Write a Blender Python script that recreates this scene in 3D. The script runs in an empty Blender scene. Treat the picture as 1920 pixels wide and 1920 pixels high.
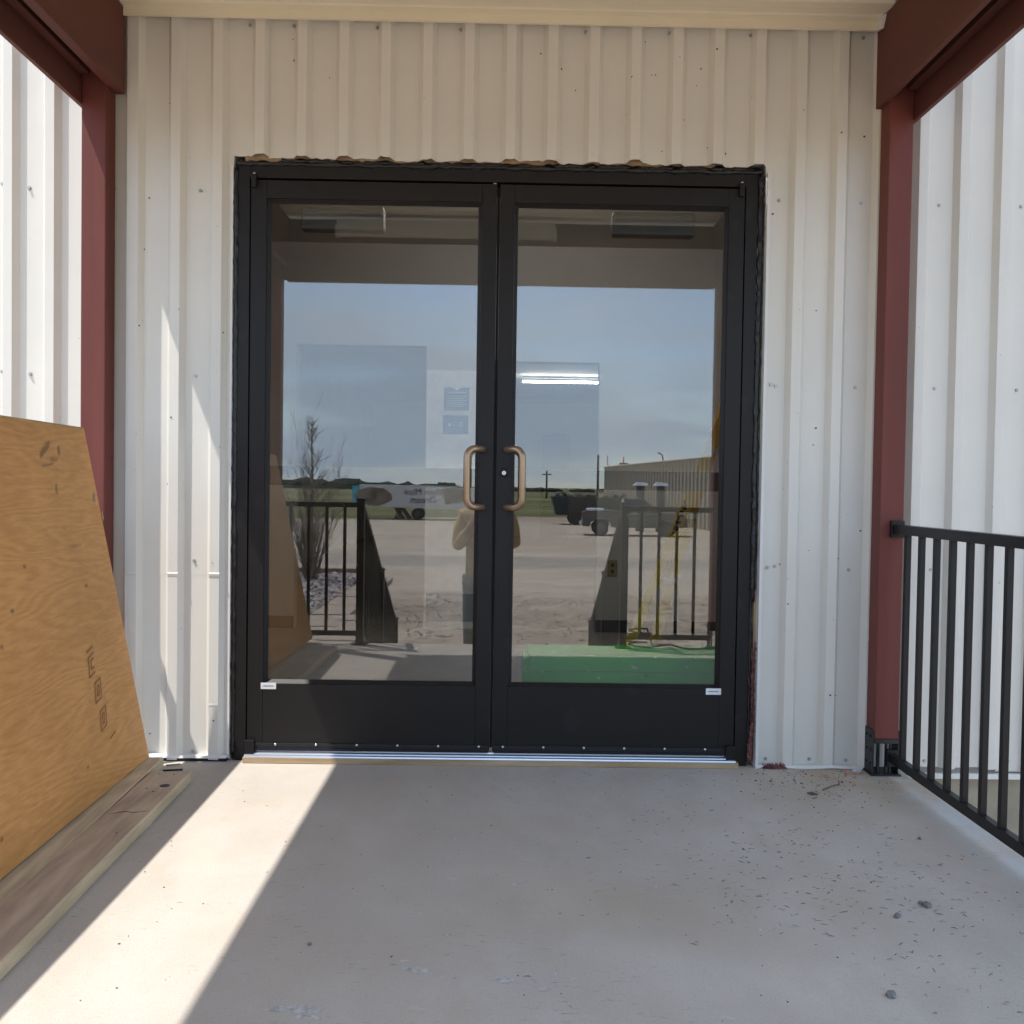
import bpy, bmesh, math, random
from mathutils import Vector, Matrix, noise
rnd = random.Random(7)
R = math.radians
SC = bpy.context.scene
C = SC.collection

# ------------------------------------------------------------------ camera
def make_camera():
    cx, D, cz, yaw, pitch, roll, f = 0.0227, 3.6629, 1.0342, 0.011971, -0.025547, -0.015162, 1846.5
    fw = Vector((math.sin(yaw)*math.cos(pitch), math.cos(yaw)*math.cos(pitch), math.sin(pitch)))
    r = Vector((math.cos(yaw), -math.sin(yaw), 0)); u = r.cross(fw)
    r2 = r*math.cos(roll) - u*math.sin(roll); u2 = u*math.cos(roll) + r*math.sin(roll)
    cd = bpy.data.cameras.new('camera'); co = bpy.data.objects.new('camera', cd); C.objects.link(co)
    m = Matrix((r2, u2, -fw)).transposed().to_4x4(); m.translation = Vector((cx, -D, cz))
    co.matrix_world = m
    cd.sensor_width = 36; cd.lens = f/1920*36; cd.clip_start = 0.02; cd.clip_end = 4000
    SC.camera = co
make_camera()

# ------------------------------------------------------------------ light
SUN = Vector((0.392, 0.250, -1.0)).normalized()
EL = math.asin(-SUN.z)
AZ = math.atan2(-SUN.x, -SUN.y)          # clockwise from +Y, towards the sun
w = bpy.data.worlds.new('World'); SC.world = w; w.use_nodes = True
nt = w.node_tree; nt.nodes.clear()
def wn(t, **k):
    n = nt.nodes.new(t)
    for a, b in k.items(): setattr(n, a, b)
    return n
out = wn('ShaderNodeOutputWorld'); bg = wn('ShaderNodeBackground'); bgc = wn('ShaderNodeBackground')
sky = wn('ShaderNodeTexSky', sky_type='NISHITA', sun_disc=False)
sky.sun_elevation = EL; sky.sun_rotation = AZ; sky.altitude = 1000; sky.air_density = 1.0; sky.dust_density = 0.6; sky.ozone_density = 2.0
nt.links.new(sky.outputs[0], bg.inputs[0]); bg.inputs[1].default_value = 0.13
tc = wn('ShaderNodeTexCoord'); mp = wn('ShaderNodeMapping'); mp.inputs['Scale'].default_value = (1.5, 1.5, 11.0); mp.inputs['Location'].default_value=(3.1,1.7,.4)
n1 = wn('ShaderNodeTexNoise'); n1.inputs['Scale'].default_value = 1.6; n1.inputs['Detail'].default_value = 5; n1.inputs['Roughness'].default_value = 0.5
n1.inputs['Distortion'].default_value = 0.4
cr = wn('ShaderNodeMapRange'); cr.inputs[1].default_value = 0.38; cr.inputs[2].default_value = 0.60; cr.inputs[3].default_value = 0.1; cr.inputs[4].default_value = 1.0
nt.links.new(tc.outputs['Generated'], mp.inputs[0]); nt.links.new(mp.outputs[0], n1.inputs['Vector']); nt.links.new(n1.outputs[0], cr.inputs[0])
bgc.inputs[0].default_value = (0.66, 0.81, 1.0, 1); bgc.inputs[1].default_value = 0.64
mx = wn('ShaderNodeMixShader'); nt.links.new(cr.outputs[0], mx.inputs[0]); nt.links.new(bg.outputs[0], mx.inputs[1]); nt.links.new(bgc.outputs[0], mx.inputs[2])
nt.links.new(mx.outputs[0], out.inputs[0])
sd = bpy.data.lights.new('sun', 'SUN'); sd.energy = 2.0; sd.angle = R(0.53); sd.color = (1.0, 0.955, 0.88)
so = bpy.data.objects.new('sun', sd); C.objects.link(so); so.rotation_euler = SUN.to_track_quat('-Z', 'Y').to_euler(); so.location = (-4, -6, 12)
SC.view_settings.view_transform = 'Standard'; SC.view_settings.look = 'None'
SC.view_settings.exposure = 1.56; SC.view_settings.gamma = 1; SC.view_settings.use_curve_mapping = False
SC.render.engine = 'CYCLES'
SC.cycles.max_bounces = 10; SC.cycles.diffuse_bounces = 5; SC.cycles.glossy_bounces = 5; SC.cycles.transparent_max_bounces = 12
SC.cycles.sample_clamp_indirect = 6; SC.cycles.caustics_reflective = False

# ------------------------------------------------------------------ helpers
def box(bm, x0, x1, y0, y1, z0, z1):
    v = [bm.verts.new(p) for p in ((x0,y0,z0),(x1,y0,z0),(x1,y1,z0),(x0,y1,z0),(x0,y0,z1),(x1,y0,z1),(x1,y1,z1),(x0,y1,z1))]
    for f in ((0,3,2,1),(4,5,6,7),(0,1,5,4),(1,2,6,5),(2,3,7,6),(3,0,4,7)): bm.faces.new([v[i] for i in f])
    return v
def hexa(bm, P):     # 8 corners, bottom ring then top ring, both counter-clockwise from above
    v = [bm.verts.new(p) for p in P]
    for f in ((0,3,2,1),(4,5,6,7),(0,1,5,4),(1,2,6,5),(2,3,7,6),(3,0,4,7)): bm.faces.new([v[i] for i in f])
def tube(bm, pts, r, seg=10, cap=True):
    pts = [Vector(p) for p in pts]; rings = []
    rr = r if isinstance(r, (list, tuple)) else [r]*len(pts)
    prev = None
    for i, p in enumerate(pts):
        if i == 0: t = pts[1]-p
        elif i == len(pts)-1: t = p-pts[i-1]
        else: t = (pts[i+1]-p).normalized() + (p-pts[i-1]).normalized()
        t.normalize()
        if prev is None:
            a = Vector((0,0,1)) if abs(t.z) < .9 else Vector((1,0,0))
            n = t.cross(a).normalized()
        else:
            n = (prev - t*prev.dot(t)).normalized()
        prev = n; b = t.cross(n)
        rings.append([bm.verts.new(p + (n*math.cos(2*math.pi*k/seg) + b*math.sin(2*math.pi*k/seg))*rr[i]) for k in range(seg)])
    for a, b in zip(rings, rings[1:]):
        for k in range(seg): bm.faces.new((a[k], a[(k+1)%seg], b[(k+1)%seg], b[k]))
    if cap:
        bm.faces.new(rings[0][::-1]); bm.faces.new(rings[-1])
def prism(bm, poly, axis, a, b):   # extrude a 2-D polygon along an axis
    def P(u, v, t): return {'x': (t,u,v), 'y': (u,t,v), 'z': (u,v,t)}[axis]
    A = [bm.verts.new(P(u,v,a)) for u, v in poly]; B = [bm.verts.new(P(u,v,b)) for u, v in poly]
    n = len(poly); bm.faces.new(A[::-1]); bm.faces.new(B)
    for i in range(n): bm.faces.new((A[i], A[(i+1)%n], B[(i+1)%n], B[i]))
_ico = {}
def ico(bm, f, sub=1):       # icosphere with every vertex mapped through f
    if sub not in _ico:
        b = bmesh.new(); bmesh.ops.create_icosphere(b, subdivisions=sub, radius=1); b.verts.index_update()
        _ico[sub] = ([v.co.copy() for v in b.verts], [[v.index for v in q.verts] for q in b.faces]); b.free()
    V, F = _ico[sub]; vs = [bm.verts.new(f(v)) for v in V]
    for q in F: bm.faces.new([vs[i] for i in q])
def stone(bm, c, r, sq=0.6, seed=0):
    q = random.Random(seed); sx, sy, sz = (r*q.uniform(.7,1.3), r*q.uniform(.7,1.3), r*sq*q.uniform(.7,1.2)); a = q.uniform(0, 6.28); ca, sa = math.cos(a), math.sin(a)
    def f(v):
        k = q.uniform(.8, 1.15); x, y = v.x*sx*k, v.y*sy*k
        return (c[0]+x*ca-y*sa, c[1]+x*sa+y*ca, c[2]+v.z*sz*k)
    ico(bm, f)
def meshdata(name, bm, m, smooth=False, bevel=0):
    if bevel: bmesh.ops.bevel(bm, geom=list(bm.edges), offset=bevel, segments=2, affect='EDGES', profile=.6)
    bmesh.ops.recalc_face_normals(bm, faces=bm.faces)
    d = bpy.data.meshes.new(name); bm.to_mesh(d); bm.free()
    for x in (m if isinstance(m, list) else [m]): d.materials.append(x)
    if smooth:
        for p in d.polygons: p.use_smooth = True
    return d
def link(name, d, parent=None, loc=None, rot=None):
    o = bpy.data.objects.new(name, d); C.objects.link(o); o.parent = parent
    if loc: o.location = loc
    if rot: o.rotation_euler = rot
    return o
def obj(name, bm, m, parent=None, smooth=False, bevel=0, loc=None, rot=None):
    return link(name, meshdata(name, bm, m, smooth, bevel), parent, loc, rot)
def tag(o, label=None, cat=None, group=None, kind=None):
    for k, v in (('label', label), ('category', cat), ('group', group), ('kind', kind)):
        if v: o[k] = v
    return o
def thing(name, label, cat, loc=(0,0,0), group=None, rotz=0):
    o = bpy.data.objects.new(name, None); C.objects.link(o); o.location = loc; o.rotation_euler = (0,0,rotz); o.empty_display_size = .1
    return tag(o, label, cat, group)
def bx(name, m, parent, *a, bevel=0):
    bm = bmesh.new(); box(bm, *a); return obj(name, bm, m, parent, bevel=bevel)
def tb(name, m, parent, pts, r, seg=10):
    bm = bmesh.new(); tube(bm, pts, r, seg); return obj(name, bm, m, parent, smooth=True)

# ------------------------------------------------------------------ materials
def M(name, col, rough=.6, metal=0., scale=6., amt=.12, bump=0., bscale=None, spec=.5, col2=None, stretch=(1,1,1), detail=6, spots=None, coat=0):
    m = bpy.data.materials.new(name); m.use_nodes = True; t = m.node_tree; N = t.nodes; L = t.links
    b = N['Principled BSDF']; b.inputs['Roughness'].default_value = rough; b.inputs['Metallic'].default_value = metal
    b.inputs['Specular IOR Level'].default_value = spec
    if coat: b.inputs['Coat Weight'].default_value = coat
    c = N.new('ShaderNodeTexCoord'); mpn = N.new('ShaderNodeMapping'); mpn.inputs['Scale'].default_value = stretch
    L.new(c.outputs['Object'], mpn.inputs[0])
    n = N.new('ShaderNodeTexNoise'); n.inputs['Scale'].default_value = scale; n.inputs['Detail'].default_value = detail; n.inputs['Roughness'].default_value = .6
    L.new(mpn.outputs[0], n.inputs['Vector'])
    mr = N.new('ShaderNodeMapRange'); mr.inputs[1].default_value = .3; mr.inputs[2].default_value = .7; L.new(n.outputs[0], mr.inputs[0])
    mixn = N.new('ShaderNodeMix'); mixn.data_type = 'RGBA'
    c2 = col2 if col2 else tuple(max(0, x*(1-amt*2)) for x in col)
    mixn.inputs[6].default_value = (*c2, 1); mixn.inputs[7].default_value = (*col, 1)
    L.new(mr.outputs[0], mixn.inputs[0])
    last = mixn.outputs[2]
    if spots:      # (scale, threshold, colour, strength): small dirt marks
        for sc_, th, sc, st in spots:
            v = N.new('ShaderNodeTexNoise'); v.inputs['Scale'].default_value = sc_; v.inputs['Detail'].default_value = 3; L.new(c.outputs['Object'], v.inputs['Vector'])
            r2 = N.new('ShaderNodeMapRange'); r2.inputs[1].default_value = th; r2.inputs[2].default_value = th+.04; r2.inputs[4].default_value = st; L.new(v.outputs[0], r2.inputs[0])
            m2 = N.new('ShaderNodeMix'); m2.data_type = 'RGBA'; L.new(r2.outputs[0], m2.inputs[0]); L.new(last, m2.inputs[6]); m2.inputs[7].default_value = (*sc, 1); last = m2.outputs[2]
    L.new(last, b.inputs['Base Color'])
    if bump:
        nb = N.new('ShaderNodeTexNoise'); nb.inputs['Scale'].default_value = bscale or scale*6; nb.inputs['Detail'].default_value = 5; L.new(mpn.outputs[0], nb.inputs['Vector'])
        bp = N.new('ShaderNodeBump'); bp.inputs['Strength'].default_value = .6; bp.inputs['Distance'].default_value = bump; L.new(nb.outputs[0], bp.inputs['Height']); L.new(bp.outputs[0], b.inputs['Normal'])
    return m

def wood(name, c1, c2, axis='Y', ring=9., rough=.65, lo=.15, hi=.62, fine_s=60, knots=True, spec=.3, dark=(.09,.05,.02)):
    m = bpy.data.materials.new(name); m.use_nodes = True; t = m.node_tree; N = t.nodes; L = t.links; b = N['Principled BSDF']
    b.inputs['Roughness'].default_value = rough; b.inputs['Specular IOR Level'].default_value = spec
    c = N.new('ShaderNodeTexCoord'); mpn = N.new('ShaderNodeMapping')
    s = {'X': (.14,1,1), 'Y': (1,.14,1), 'Z': (1,1,.14)}[axis]; mpn.inputs['Scale'].default_value = s; L.new(c.outputs['Object'], mpn.inputs[0])
    big = N.new('ShaderNodeTexNoise'); big.inputs['Scale'].default_value = 4; big.inputs['Detail'].default_value = 3; L.new(mpn.outputs[0], big.inputs['Vector'])
    mu = N.new('ShaderNodeMath'); mu.operation = 'MULTIPLY'; mu.inputs[1].default_value = ring*3; L.new(big.outputs[0], mu.inputs[0])
    si = N.new('ShaderNodeMath'); si.operation = 'SINE'; mu2 = N.new('ShaderNodeMath'); mu2.operation = 'MULTIPLY'; mu2.inputs[1].default_value = 3; L.new(mu.outputs[0], mu2.inputs[0]); L.new(mu2.outputs[0], si.inputs[0])
    fine = N.new('ShaderNodeTexNoise'); fine.inputs['Scale'].default_value = fine_s; fine.inputs['Detail'].default_value = 4; L.new(mpn.outputs[0], fine.inputs['Vector'])
    mr = N.new('ShaderNodeMapRange'); mr.inputs[1].default_value = -1; mr.inputs[2].default_value = 1; mr.inputs[3].default_value = lo; mr.inputs[4].default_value = hi; L.new(si.outputs[0], mr.inputs[0])
    ad = N.new('ShaderNodeMath'); ad.operation = 'MULTIPLY_ADD'; ad.inputs[1].default_value = .9; L.new(fine.outputs[0], ad.inputs[0]); 
    sb = N.new('ShaderNodeMath'); sb.operation = 'SUBTRACT'; sb.inputs[1].default_value = .35; L.new(mr.outputs[0], sb.inputs[0]); L.new(sb.outputs[0], ad.inputs[2])
    mixn = N.new('ShaderNodeMix'); mixn.data_type = 'RGBA'; mixn.inputs[6].default_value = (*c1,1); mixn.inputs[7].default_value = (*c2,1); L.new(ad.outputs[0], mixn.inputs[0])
    last = mixn.outputs[2]
    if knots:
        for sc, th, st in ((3.3, .10, .8), (8., .075, .7)):
            v = N.new('ShaderNodeTexVoronoi'); v.inputs['Scale'].default_value = sc; mk = N.new('ShaderNodeMapping'); mk.inputs['Scale'].default_value = {'X': (.6,1,1), 'Y': (1,.6,1), 'Z': (1,1,.6)}[axis]
            L.new(c.outputs['Object'], mk.inputs[0]); L.new(mk.outputs[0], v.inputs['Vector'])
            r2 = N.new('ShaderNodeMapRange'); r2.inputs[1].default_value = th; r2.inputs[2].default_value = th*.3; r2.inputs[3].default_value = 0; r2.inputs[4].default_value = st; L.new(v.outputs['Distance'], r2.inputs[0])
            m2 = N.new('ShaderNodeMix'); m2.data_type = 'RGBA'; L.new(r2.outputs[0], m2.inputs[0]); L.new(last, m2.inputs[6]); m2.inputs[7].default_value = (*dark,1); last = m2.outputs[2]
    blot = N.new('ShaderNodeTexNoise'); blot.inputs['Scale'].default_value = 2.2; blot.inputs['Detail'].default_value = 4; L.new(c.outputs['Object'], blot.inputs['Vector'])
    m3 = N.new('ShaderNodeMix'); m3.data_type = 'RGBA'; m3.blend_type = 'MULTIPLY'; m3.inputs[0].default_value = .45
    r3 = N.new('ShaderNodeMapRange'); r3.inputs[1].default_value = .3; r3.inputs[2].default_value = .7; r3.inputs[3].default_value = .68; r3.inputs[4].default_value = 1.12; L.new(blot.outputs[0], r3.inputs[0])
    L.new(last, m3.inputs[6]); L.new(r3.outputs[0], m3.inputs[7]); L.new(m3.outputs[2], b.inputs['Base Color'])
    bp = N.new('ShaderNodeBump'); bp.inputs['Strength'].default_value = .4; bp.inputs['Distance'].default_value = .002; L.new(fine.outputs[0], bp.inputs['Height']); L.new(bp.outputs[0], b.inputs['Normal'])
    return m

dirtspots = [(55, .735, (.16,.14,.11), .45), (140, .74, (.1,.09,.08), .4)]
siding = M('painted_siding', (.72,.695,.635), .42, scale=2.2, amt=.035, spec=.5, spots=dirtspots, bump=.0015, bscale=5)
soffitm = M('soffit_paint', (.82,.745,.58), .5, scale=3, amt=.04)
trimw = M('white_trim', (.74,.735,.71), .45, scale=4, amt=.05)
redwood = M('red_stained_wood', (.205,.058,.047), .62, scale=3, amt=.22, stretch=(1,1,.12), bump=.002, bscale=18, spec=.3)
redbeam = M('red_stained_board', (.155,.052,.040), .62, scale=3, amt=.2, stretch=(1,.12,1), bump=.002, bscale=18, spec=.3)
raw = wood('raw_wood', (.34,.24,.14), (.52,.40,.25), 'X', 6)
ply = wood('plywood_face', (.56,.255,.075), (.82,.43,.155), 'Y', 17, rough=.55, lo=.27, hi=.52, fine_s=110)
plyedge = M('plywood_edge', (.80,.50,.20), .7, scale=90, amt=.3, stretch=(1,.05,1))
lum1 = wood('weathered_lumber', (.42,.35,.26), (.74,.62,.43), 'Y', 7)
lum2 = wood('reddish_lumber', (.38,.30,.235), (.66,.53,.40), 'Y', 5)
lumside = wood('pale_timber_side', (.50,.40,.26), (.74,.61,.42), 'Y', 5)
blackal = M('black_aluminium', (.0125,.0105,.0105), .48, scale=5, amt=.1, spec=.32, spots=[(9,.66,(.04,.037,.037),.18)])
blackrail = M('black_powder_coat', (.011,.011,.013), .42, scale=9, amt=.1, spec=.35)
caulk = M('black_sealant', (.008,.008,.01), .28, scale=30, amt=.3, bump=.006, bscale=60)
rubber = M('black_rubber', (.012,.012,.013), .6)
bronze = M('bronze_tube', (.45,.31,.20), .36, metal=.75, scale=4, amt=.05)
steel = M('bright_steel', (.72,.72,.72), .28, metal=1, scale=20, amt=.05)
galv = M('aluminium_threshold', (.72,.76,.82), .35, metal=.8, scale=30, amt=.06, stretch=(.05,1,1))
screwm = M('screw_heads', (.52,.52,.50), .4, metal=.6)
pink = M('pink_insulation', (.42,.20,.18), .95, scale=40, amt=.4, bump=.01, bscale=70, spec=.1)
osb = M('osb_edge', (.50,.34,.20), .9, scale=25, amt=.3, bump=.003)
foamc = M('tan_foundation', (.40,.36,.27), .85, scale=8, amt=.15, bump=.002, bscale=90)
white = M('white_sticker', (.82,.83,.85), .4)
greyink = M('grey_ink', (.12,.16,.17), .6)
stamp = M('stamp_ink', (.40,.20,.08), .8)
stampg = M('grey_stamp_ink', (.44,.27,.14), .8)
zinc = M('black_bracket', (.02,.02,.022), .5)

def concrete_mat():
    m = bpy.data.materials.new('porch_concrete'); m.use_nodes = True; t = m.node_tree; N = t.nodes; L = t.links; b = N['Principled BSDF']
    b.inputs['Roughness'].default_value = .78; b.inputs['Specular IOR Level'].default_value = .3
    c = N.new('ShaderNodeTexCoord')
    def noise_(s, d, st=(1,1,1), rot=0):
        mpn = N.new('ShaderNodeMapping'); mpn.inputs['Scale'].default_value = st; mpn.inputs['Rotation'].default_value = (0,0,rot); L.new(c.outputs['Object'], mpn.inputs[0])
        n = N.new('ShaderNodeTexNoise'); n.inputs['Scale'].default_value = s; n.inputs['Detail'].default_value = d; n.inputs['Roughness'].default_value = .62; L.new(mpn.outputs[0], n.inputs['Vector']); return n.outputs[0]
    def rng(i, a, b_, lo=0, hi=1):
        r = N.new('ShaderNodeMapRange'); r.inputs[1].default_value = a; r.inputs[2].default_value = b_; r.inputs[3].default_value = lo; r.inputs[4].default_value = hi; L.new(i, r.inputs[0]); return r.outputs[0]
    def mix(f, a, b_, blend='MIX'):
        x = N.new('ShaderNodeMix'); x.data_type = 'RGBA'; x.blend_type = blend
        if isinstance(f, float): x.inputs[0].default_value = f
        else: L.new(f, x.inputs[0])
        for k, v in ((6, a), (7, b_)):
            if isinstance(v, tuple): x.inputs[k].default_value = (*v, 1)
            else: L.new(v, x.inputs[k])
        return x.outputs[2]
    def mul(a, b_):
        x = N.new('ShaderNodeMath'); x.operation = 'MULTIPLY'; L.new(a, x.inputs[0])
        if isinstance(b_, float): x.inputs[1].default_value = b_
        else: L.new(b_, x.inputs[1])
        return x.outputs[0]
    base = mix(rng(noise_(1.6, 7), .33, .67), (.475,.432,.388), (.560,.512,.462))
    base = mix(rng(noise_(6, 6, (1,.5,1)), .45, .75), base, (.47,.42,.36))
    # fine speckle
    base = mix(rng(noise_(260, 2), .54, .70, 0, .45), base, (.22,.20,.19))
    base = mix(rng(noise_(190, 2, (1,1,1), .4), .60, .74, 0, .35), base, (.62,.60,.57))
    # broom and scuff streaks
    base = mix(mul(rng(noise_(90, 3, (.3,1,1), .25), .60, .72, 0, .8), rng(noise_(2.3, 2), .45, .6)), base, (.24,.21,.185))
    # pale paint smears
    base = mix(mul(rng(noise_(11, 4, (.8,1.3,1), -.3), .68, .72, 0, .35), rng(noise_(45, 3), .35, .5)), base, (.60,.62,.64))
    # tan dust
    base = mix(rng(noise_(1.1, 3, (1,1,1), 1.1), .52, .72, 0, .5), base, (.43,.36,.275))
    # dirt drifted along the foot of the right wall
    sep = N.new('ShaderNodeSeparateXYZ'); L.new(c.outputs['Object'], sep.inputs[0])
    near = rng(sep.outputs[1], -.62, -.05, 0, 1); side = rng(sep.outputs[0], .75, 1.2, 0, 1)
    base = mix(mul(mul(near, side), rng(noise_(7, 5), .25, .6, .2, .85)), base, (.40,.31,.20))
    # cleaner pale strip along the right edge
    edge = rng(sep.outputs[0], 1.36, 1.46, 0, .55)
    base = mix(mul(edge, rng(noise_(5, 4), .4, .55)), base, (.52,.55,.57))
    L.new(base, b.inputs['Base Color'])
    bp = N.new('ShaderNodeBump'); bp.inputs['Strength'].default_value = .5; bp.inputs['Distance'].default_value = .0012; L.new(noise_(120, 6), bp.inputs['Height'])
    bp2 = N.new('ShaderNodeBump'); bp2.inputs['Strength'].default_value = .4; bp2.inputs['Distance'].default_value = .006; L.new(noise_(5, 4), bp2.inputs['Height']); L.new(bp.outputs[0], bp2.inputs['Normal'])
    L.new(bp2.outputs[0], b.inputs['Normal'])
    return m
conc = concrete_mat()
concside = M('cast_concrete', (.50,.46,.39), .85, scale=5, amt=.12, bump=.003, bscale=60)

def glass_mat():
    m = bpy.data.materials.new('tinted_door_glass'); m.use_nodes = True; t = m.node_tree; N = t.nodes; L = t.links
    for n in list(N):
        if n.type != 'OUTPUT_MATERIAL': N.remove(n)
    o = [n for n in N if n.type == 'OUTPUT_MATERIAL'][0]
    g = N.new('ShaderNodeBsdfGlossy'); g.inputs['Roughness'].default_value = 0.0; g.inputs['Color'].default_value = (.97,.98,1,1)
    tr = N.new('ShaderNodeBsdfTransparent'); tr.inputs[0].default_value = (.95,.955,.94,1)
    mxs = N.new('ShaderNodeMixShader'); lw = N.new('ShaderNodeFresnel'); lw.inputs[0].default_value = 1.5
    ad = N.new('ShaderNodeMath'); ad.operation = 'ADD'; ad.inputs[1].default_value = GLASS_R; ad.use_clamp = True; L.new(lw.outputs[0], ad.inputs[0])
    L.new(ad.outputs[0], mxs.inputs[0]); L.new(tr.outputs[0], mxs.inputs[1]); L.new(g.outputs[0], mxs.inputs[2]); L.new(mxs.outputs[0], o.inputs[0])
    return m
GLASS_R = .062
glass = glass_mat()

# ================================================================== SETTING
GZ = -1.07
def ground_mat():
    m = bpy.data.materials.new('dirt_and_grass'); m.use_nodes = True; t = m.node_tree; N = t.nodes; L = t.links; b = N['Principled BSDF']
    b.inputs['Roughness'].default_value = .95; b.inputs['Specular IOR Level'].default_value = .1
    c = N.new('ShaderNodeTexCoord'); sep = N.new('ShaderNodeSeparateXYZ'); L.new(c.outputs['Object'], sep.inputs[0])
    def noise_(s, d, st=(1,1,1)):
        mpn = N.new('ShaderNodeMapping'); mpn.inputs['Scale'].default_value = st; L.new(c.outputs['Object'], mpn.inputs[0])
        n = N.new('ShaderNodeTexNoise'); n.inputs['Scale'].default_value = s; n.inputs['Detail'].default_value = d; n.inputs['Roughness'].default_value = .65; L.new(mpn.outputs[0], n.inputs['Vector']); return n.outputs[0]
    def rng(i, a, b_, lo=0, hi=1):
        r = N.new('ShaderNodeMapRange'); r.inputs[1].default_value = a; r.inputs[2].default_value = b_; r.inputs[3].default_value = lo; r.inputs[4].default_value = hi; L.new(i, r.inputs[0]); return r.outputs[0]
    def mix(f, a, b_):
        x = N.new('ShaderNodeMix'); x.data_type = 'RGBA'; L.new(f, x.inputs[0])
        for k, v in ((6, a), (7, b_)):
            if isinstance(v, tuple): x.inputs[k].default_value = (*v, 1)
            else: L.new(v, x.inputs[k])
        return x.outputs[2]
    def math_(op, a, b_):
        x = N.new('ShaderNodeMath'); x.operation = op
        for k, v in ((0, a), (1, b_)):
            if isinstance(v, (int, float)): x.inputs[k].default_value = v
            else: L.new(v, x.inputs[k])
        return x.outputs[0]
    dirt = mix(rng(noise_(1.2, 8, (.5,1,1)), .35, .65), (.33,.255,.195), (.52,.43,.34))
    dirt = mix(rng(noise_(5, 5, (.6,1,1)), .54, .66, 0, .75), dirt, (.12,.09,.065))
    # packed gravel drive, greyer, farther out
    y = math_('ADD', sep.outputs[1], math_('MULTIPLY', math_('SUBTRACT', noise_(.35, 4), .5), 4.0))
    drive = math_('MULTIPLY', rng(y, -13.5, -16.5), rng(y, -60, -52))
    dirt = mix(math_('MULTIPLY', drive, .8), dirt, mix(rng(noise_(.5, 5, (.3,1,1)), .4, .6), (.49,.405,.315), (.60,.50,.395)))
    track = math_('MULTIPLY', rng(y, -21.5, -22.6), rng(y, -26.8, -25.4))
    dirt = mix(math_('MULTIPLY', track, .6), dirt, (.32,.28,.24))
    # grass beyond the lot
    yg = math_('ADD', sep.outputs[1], math_('MULTIPLY', math_('SUBTRACT', noise_(.08, 5), .5), 22.0))
    xg = math_('MULTIPLY', rng(sep.outputs[0], -10, 8, 0, 1), 14.0)
    gr = rng(math_('ADD', yg, xg), -55, -58)
    grass = mix(rng(noise_(.12, 6, (.25,1,1)), .42, .6), (.10,.12,.035), (.20,.17,.085))
    grass = mix(rng(math_('MULTIPLY', 1.0, noise_(.02, 3, (.2,1,1))), .5, .58, 0, .7), grass, (.31,.26,.17))
    L.new(mix(gr, dirt, grass), b.inputs['Base Color'])
    bp = N.new('ShaderNodeBump'); bp.inputs['Strength'].default_value = .8; bp.inputs['Distance'].default_value = .03; L.new(noise_(4, 6, (.5,1,1)), bp.inputs['Height']); L.new(bp.outputs[0], b.inputs['Normal'])
    return m
def steps_to(a, b, s, grow=1.35):
    o = [a]; d = s
    while abs(o[-1]-b) > 1e-6:
        d *= grow
        o.append(o[-1]+math.copysign(min(d, abs(b-o[-1])), b-a))
    return o[1:]
xs = steps_to(-7, -2500, .15)[::-1] + [-7+.14*i for i in range(100)] + steps_to(-7+.14*99, 2500, .15)
ys = steps_to(-19, -3000, .13)[::-1] + [-19+.12*i for i in range(122)] + steps_to(-19+.12*121, 1500, .15)
bm = bmesh.new(); grid = []
for y in ys:
    row = []
    for x in xs:
        z = GZ
        if -19 <= y <= -4.9 and -7 <= x <= 6.8:
            a = min(1, (-4.9-y)/1.0, (y+19)/3, (x+7)/1.5, (6.8-x)/1.5)
            z += a*(.05*noise.noise(Vector((x*.8, y*2.2, 0))) + .05*noise.noise(Vector((x*2.5, y*4, 3))) + .04*noise.noise(Vector((x*6, y*7, 7))))
        row.append(bm.verts.new((x, y, z)))
    grid.append(row)
for a, b2 in zip(grid, grid[1:]):
    for i in range(len(xs)-1): bm.faces.new((a[i], a[i+1], b2[i+1], b2[i]))
tag(obj('ground', bm, ground_mat(), smooth=True), kind='structure')

# porch slab and steps
SX0, SX1, SY = -1.545, 1.53, -2.72
bm = bmesh.new(); box(bm, SX0, SX1, SY, .02, GZ-.2, 0)
slab = tag(obj('porch_slab', bm, conc, bevel=.006), kind='structure')
pmk = M('dried_paint', (.63,.62,.60), .7, scale=60, amt=.3)
def blob(cx_, cy, rx, ry, a, seed, n=26):
    bm = bmesh.new(); vs = []
    for i in range(n):
        t_ = 2*math.pi*i/n; k = 1+.55*noise.noise(Vector((math.cos(t_)*1.7, math.sin(t_)*1.7, seed)))+.25*noise.noise(Vector((math.cos(t_)*6, math.sin(t_)*6, seed)))
        x, y = rx*k*math.cos(t_), ry*k*math.sin(t_); vs.append(bm.verts.new((cx_+x*math.cos(a)-y*math.sin(a), cy+x*math.sin(a)+y*math.cos(a), .0004)))
    bm.faces.new(vs); obj('paint_mark', bm, pmk, slab)
for i, (x, y, rx, ry, a) in enumerate(((-.135,-1.585,.042,.010,-.2),(.045,-1.620,.026,.016,-.4),(-.085,-1.42,.010,.006,.2),(-.065,-1.42,.004,.004,0),(-.086,-1.385,.004,.006,0),(-.36,-1.745,.055,.016,.05),(-.33,-1.775,.03,.009,0),
        (-.085,-1.615,.006,.004,0),(-.06,-1.615,.007,.005,0),(.105,-1.625,.007,.006,0),(.115,-1.632,.006,.004,0),(.155,-1.60,.007,.006,0),(.19,-1.615,.006,.005,0),(.13,-1.655,.012,.003,.3),(.085,-1.12,.022,.008,.3),(-.175,-1.545,.014,.004,.2))):
    blob(x, y, rx, ry, a, i*3.3)
TREAD, RISE = .37, -GZ/6
bm = bmesh.new()
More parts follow.
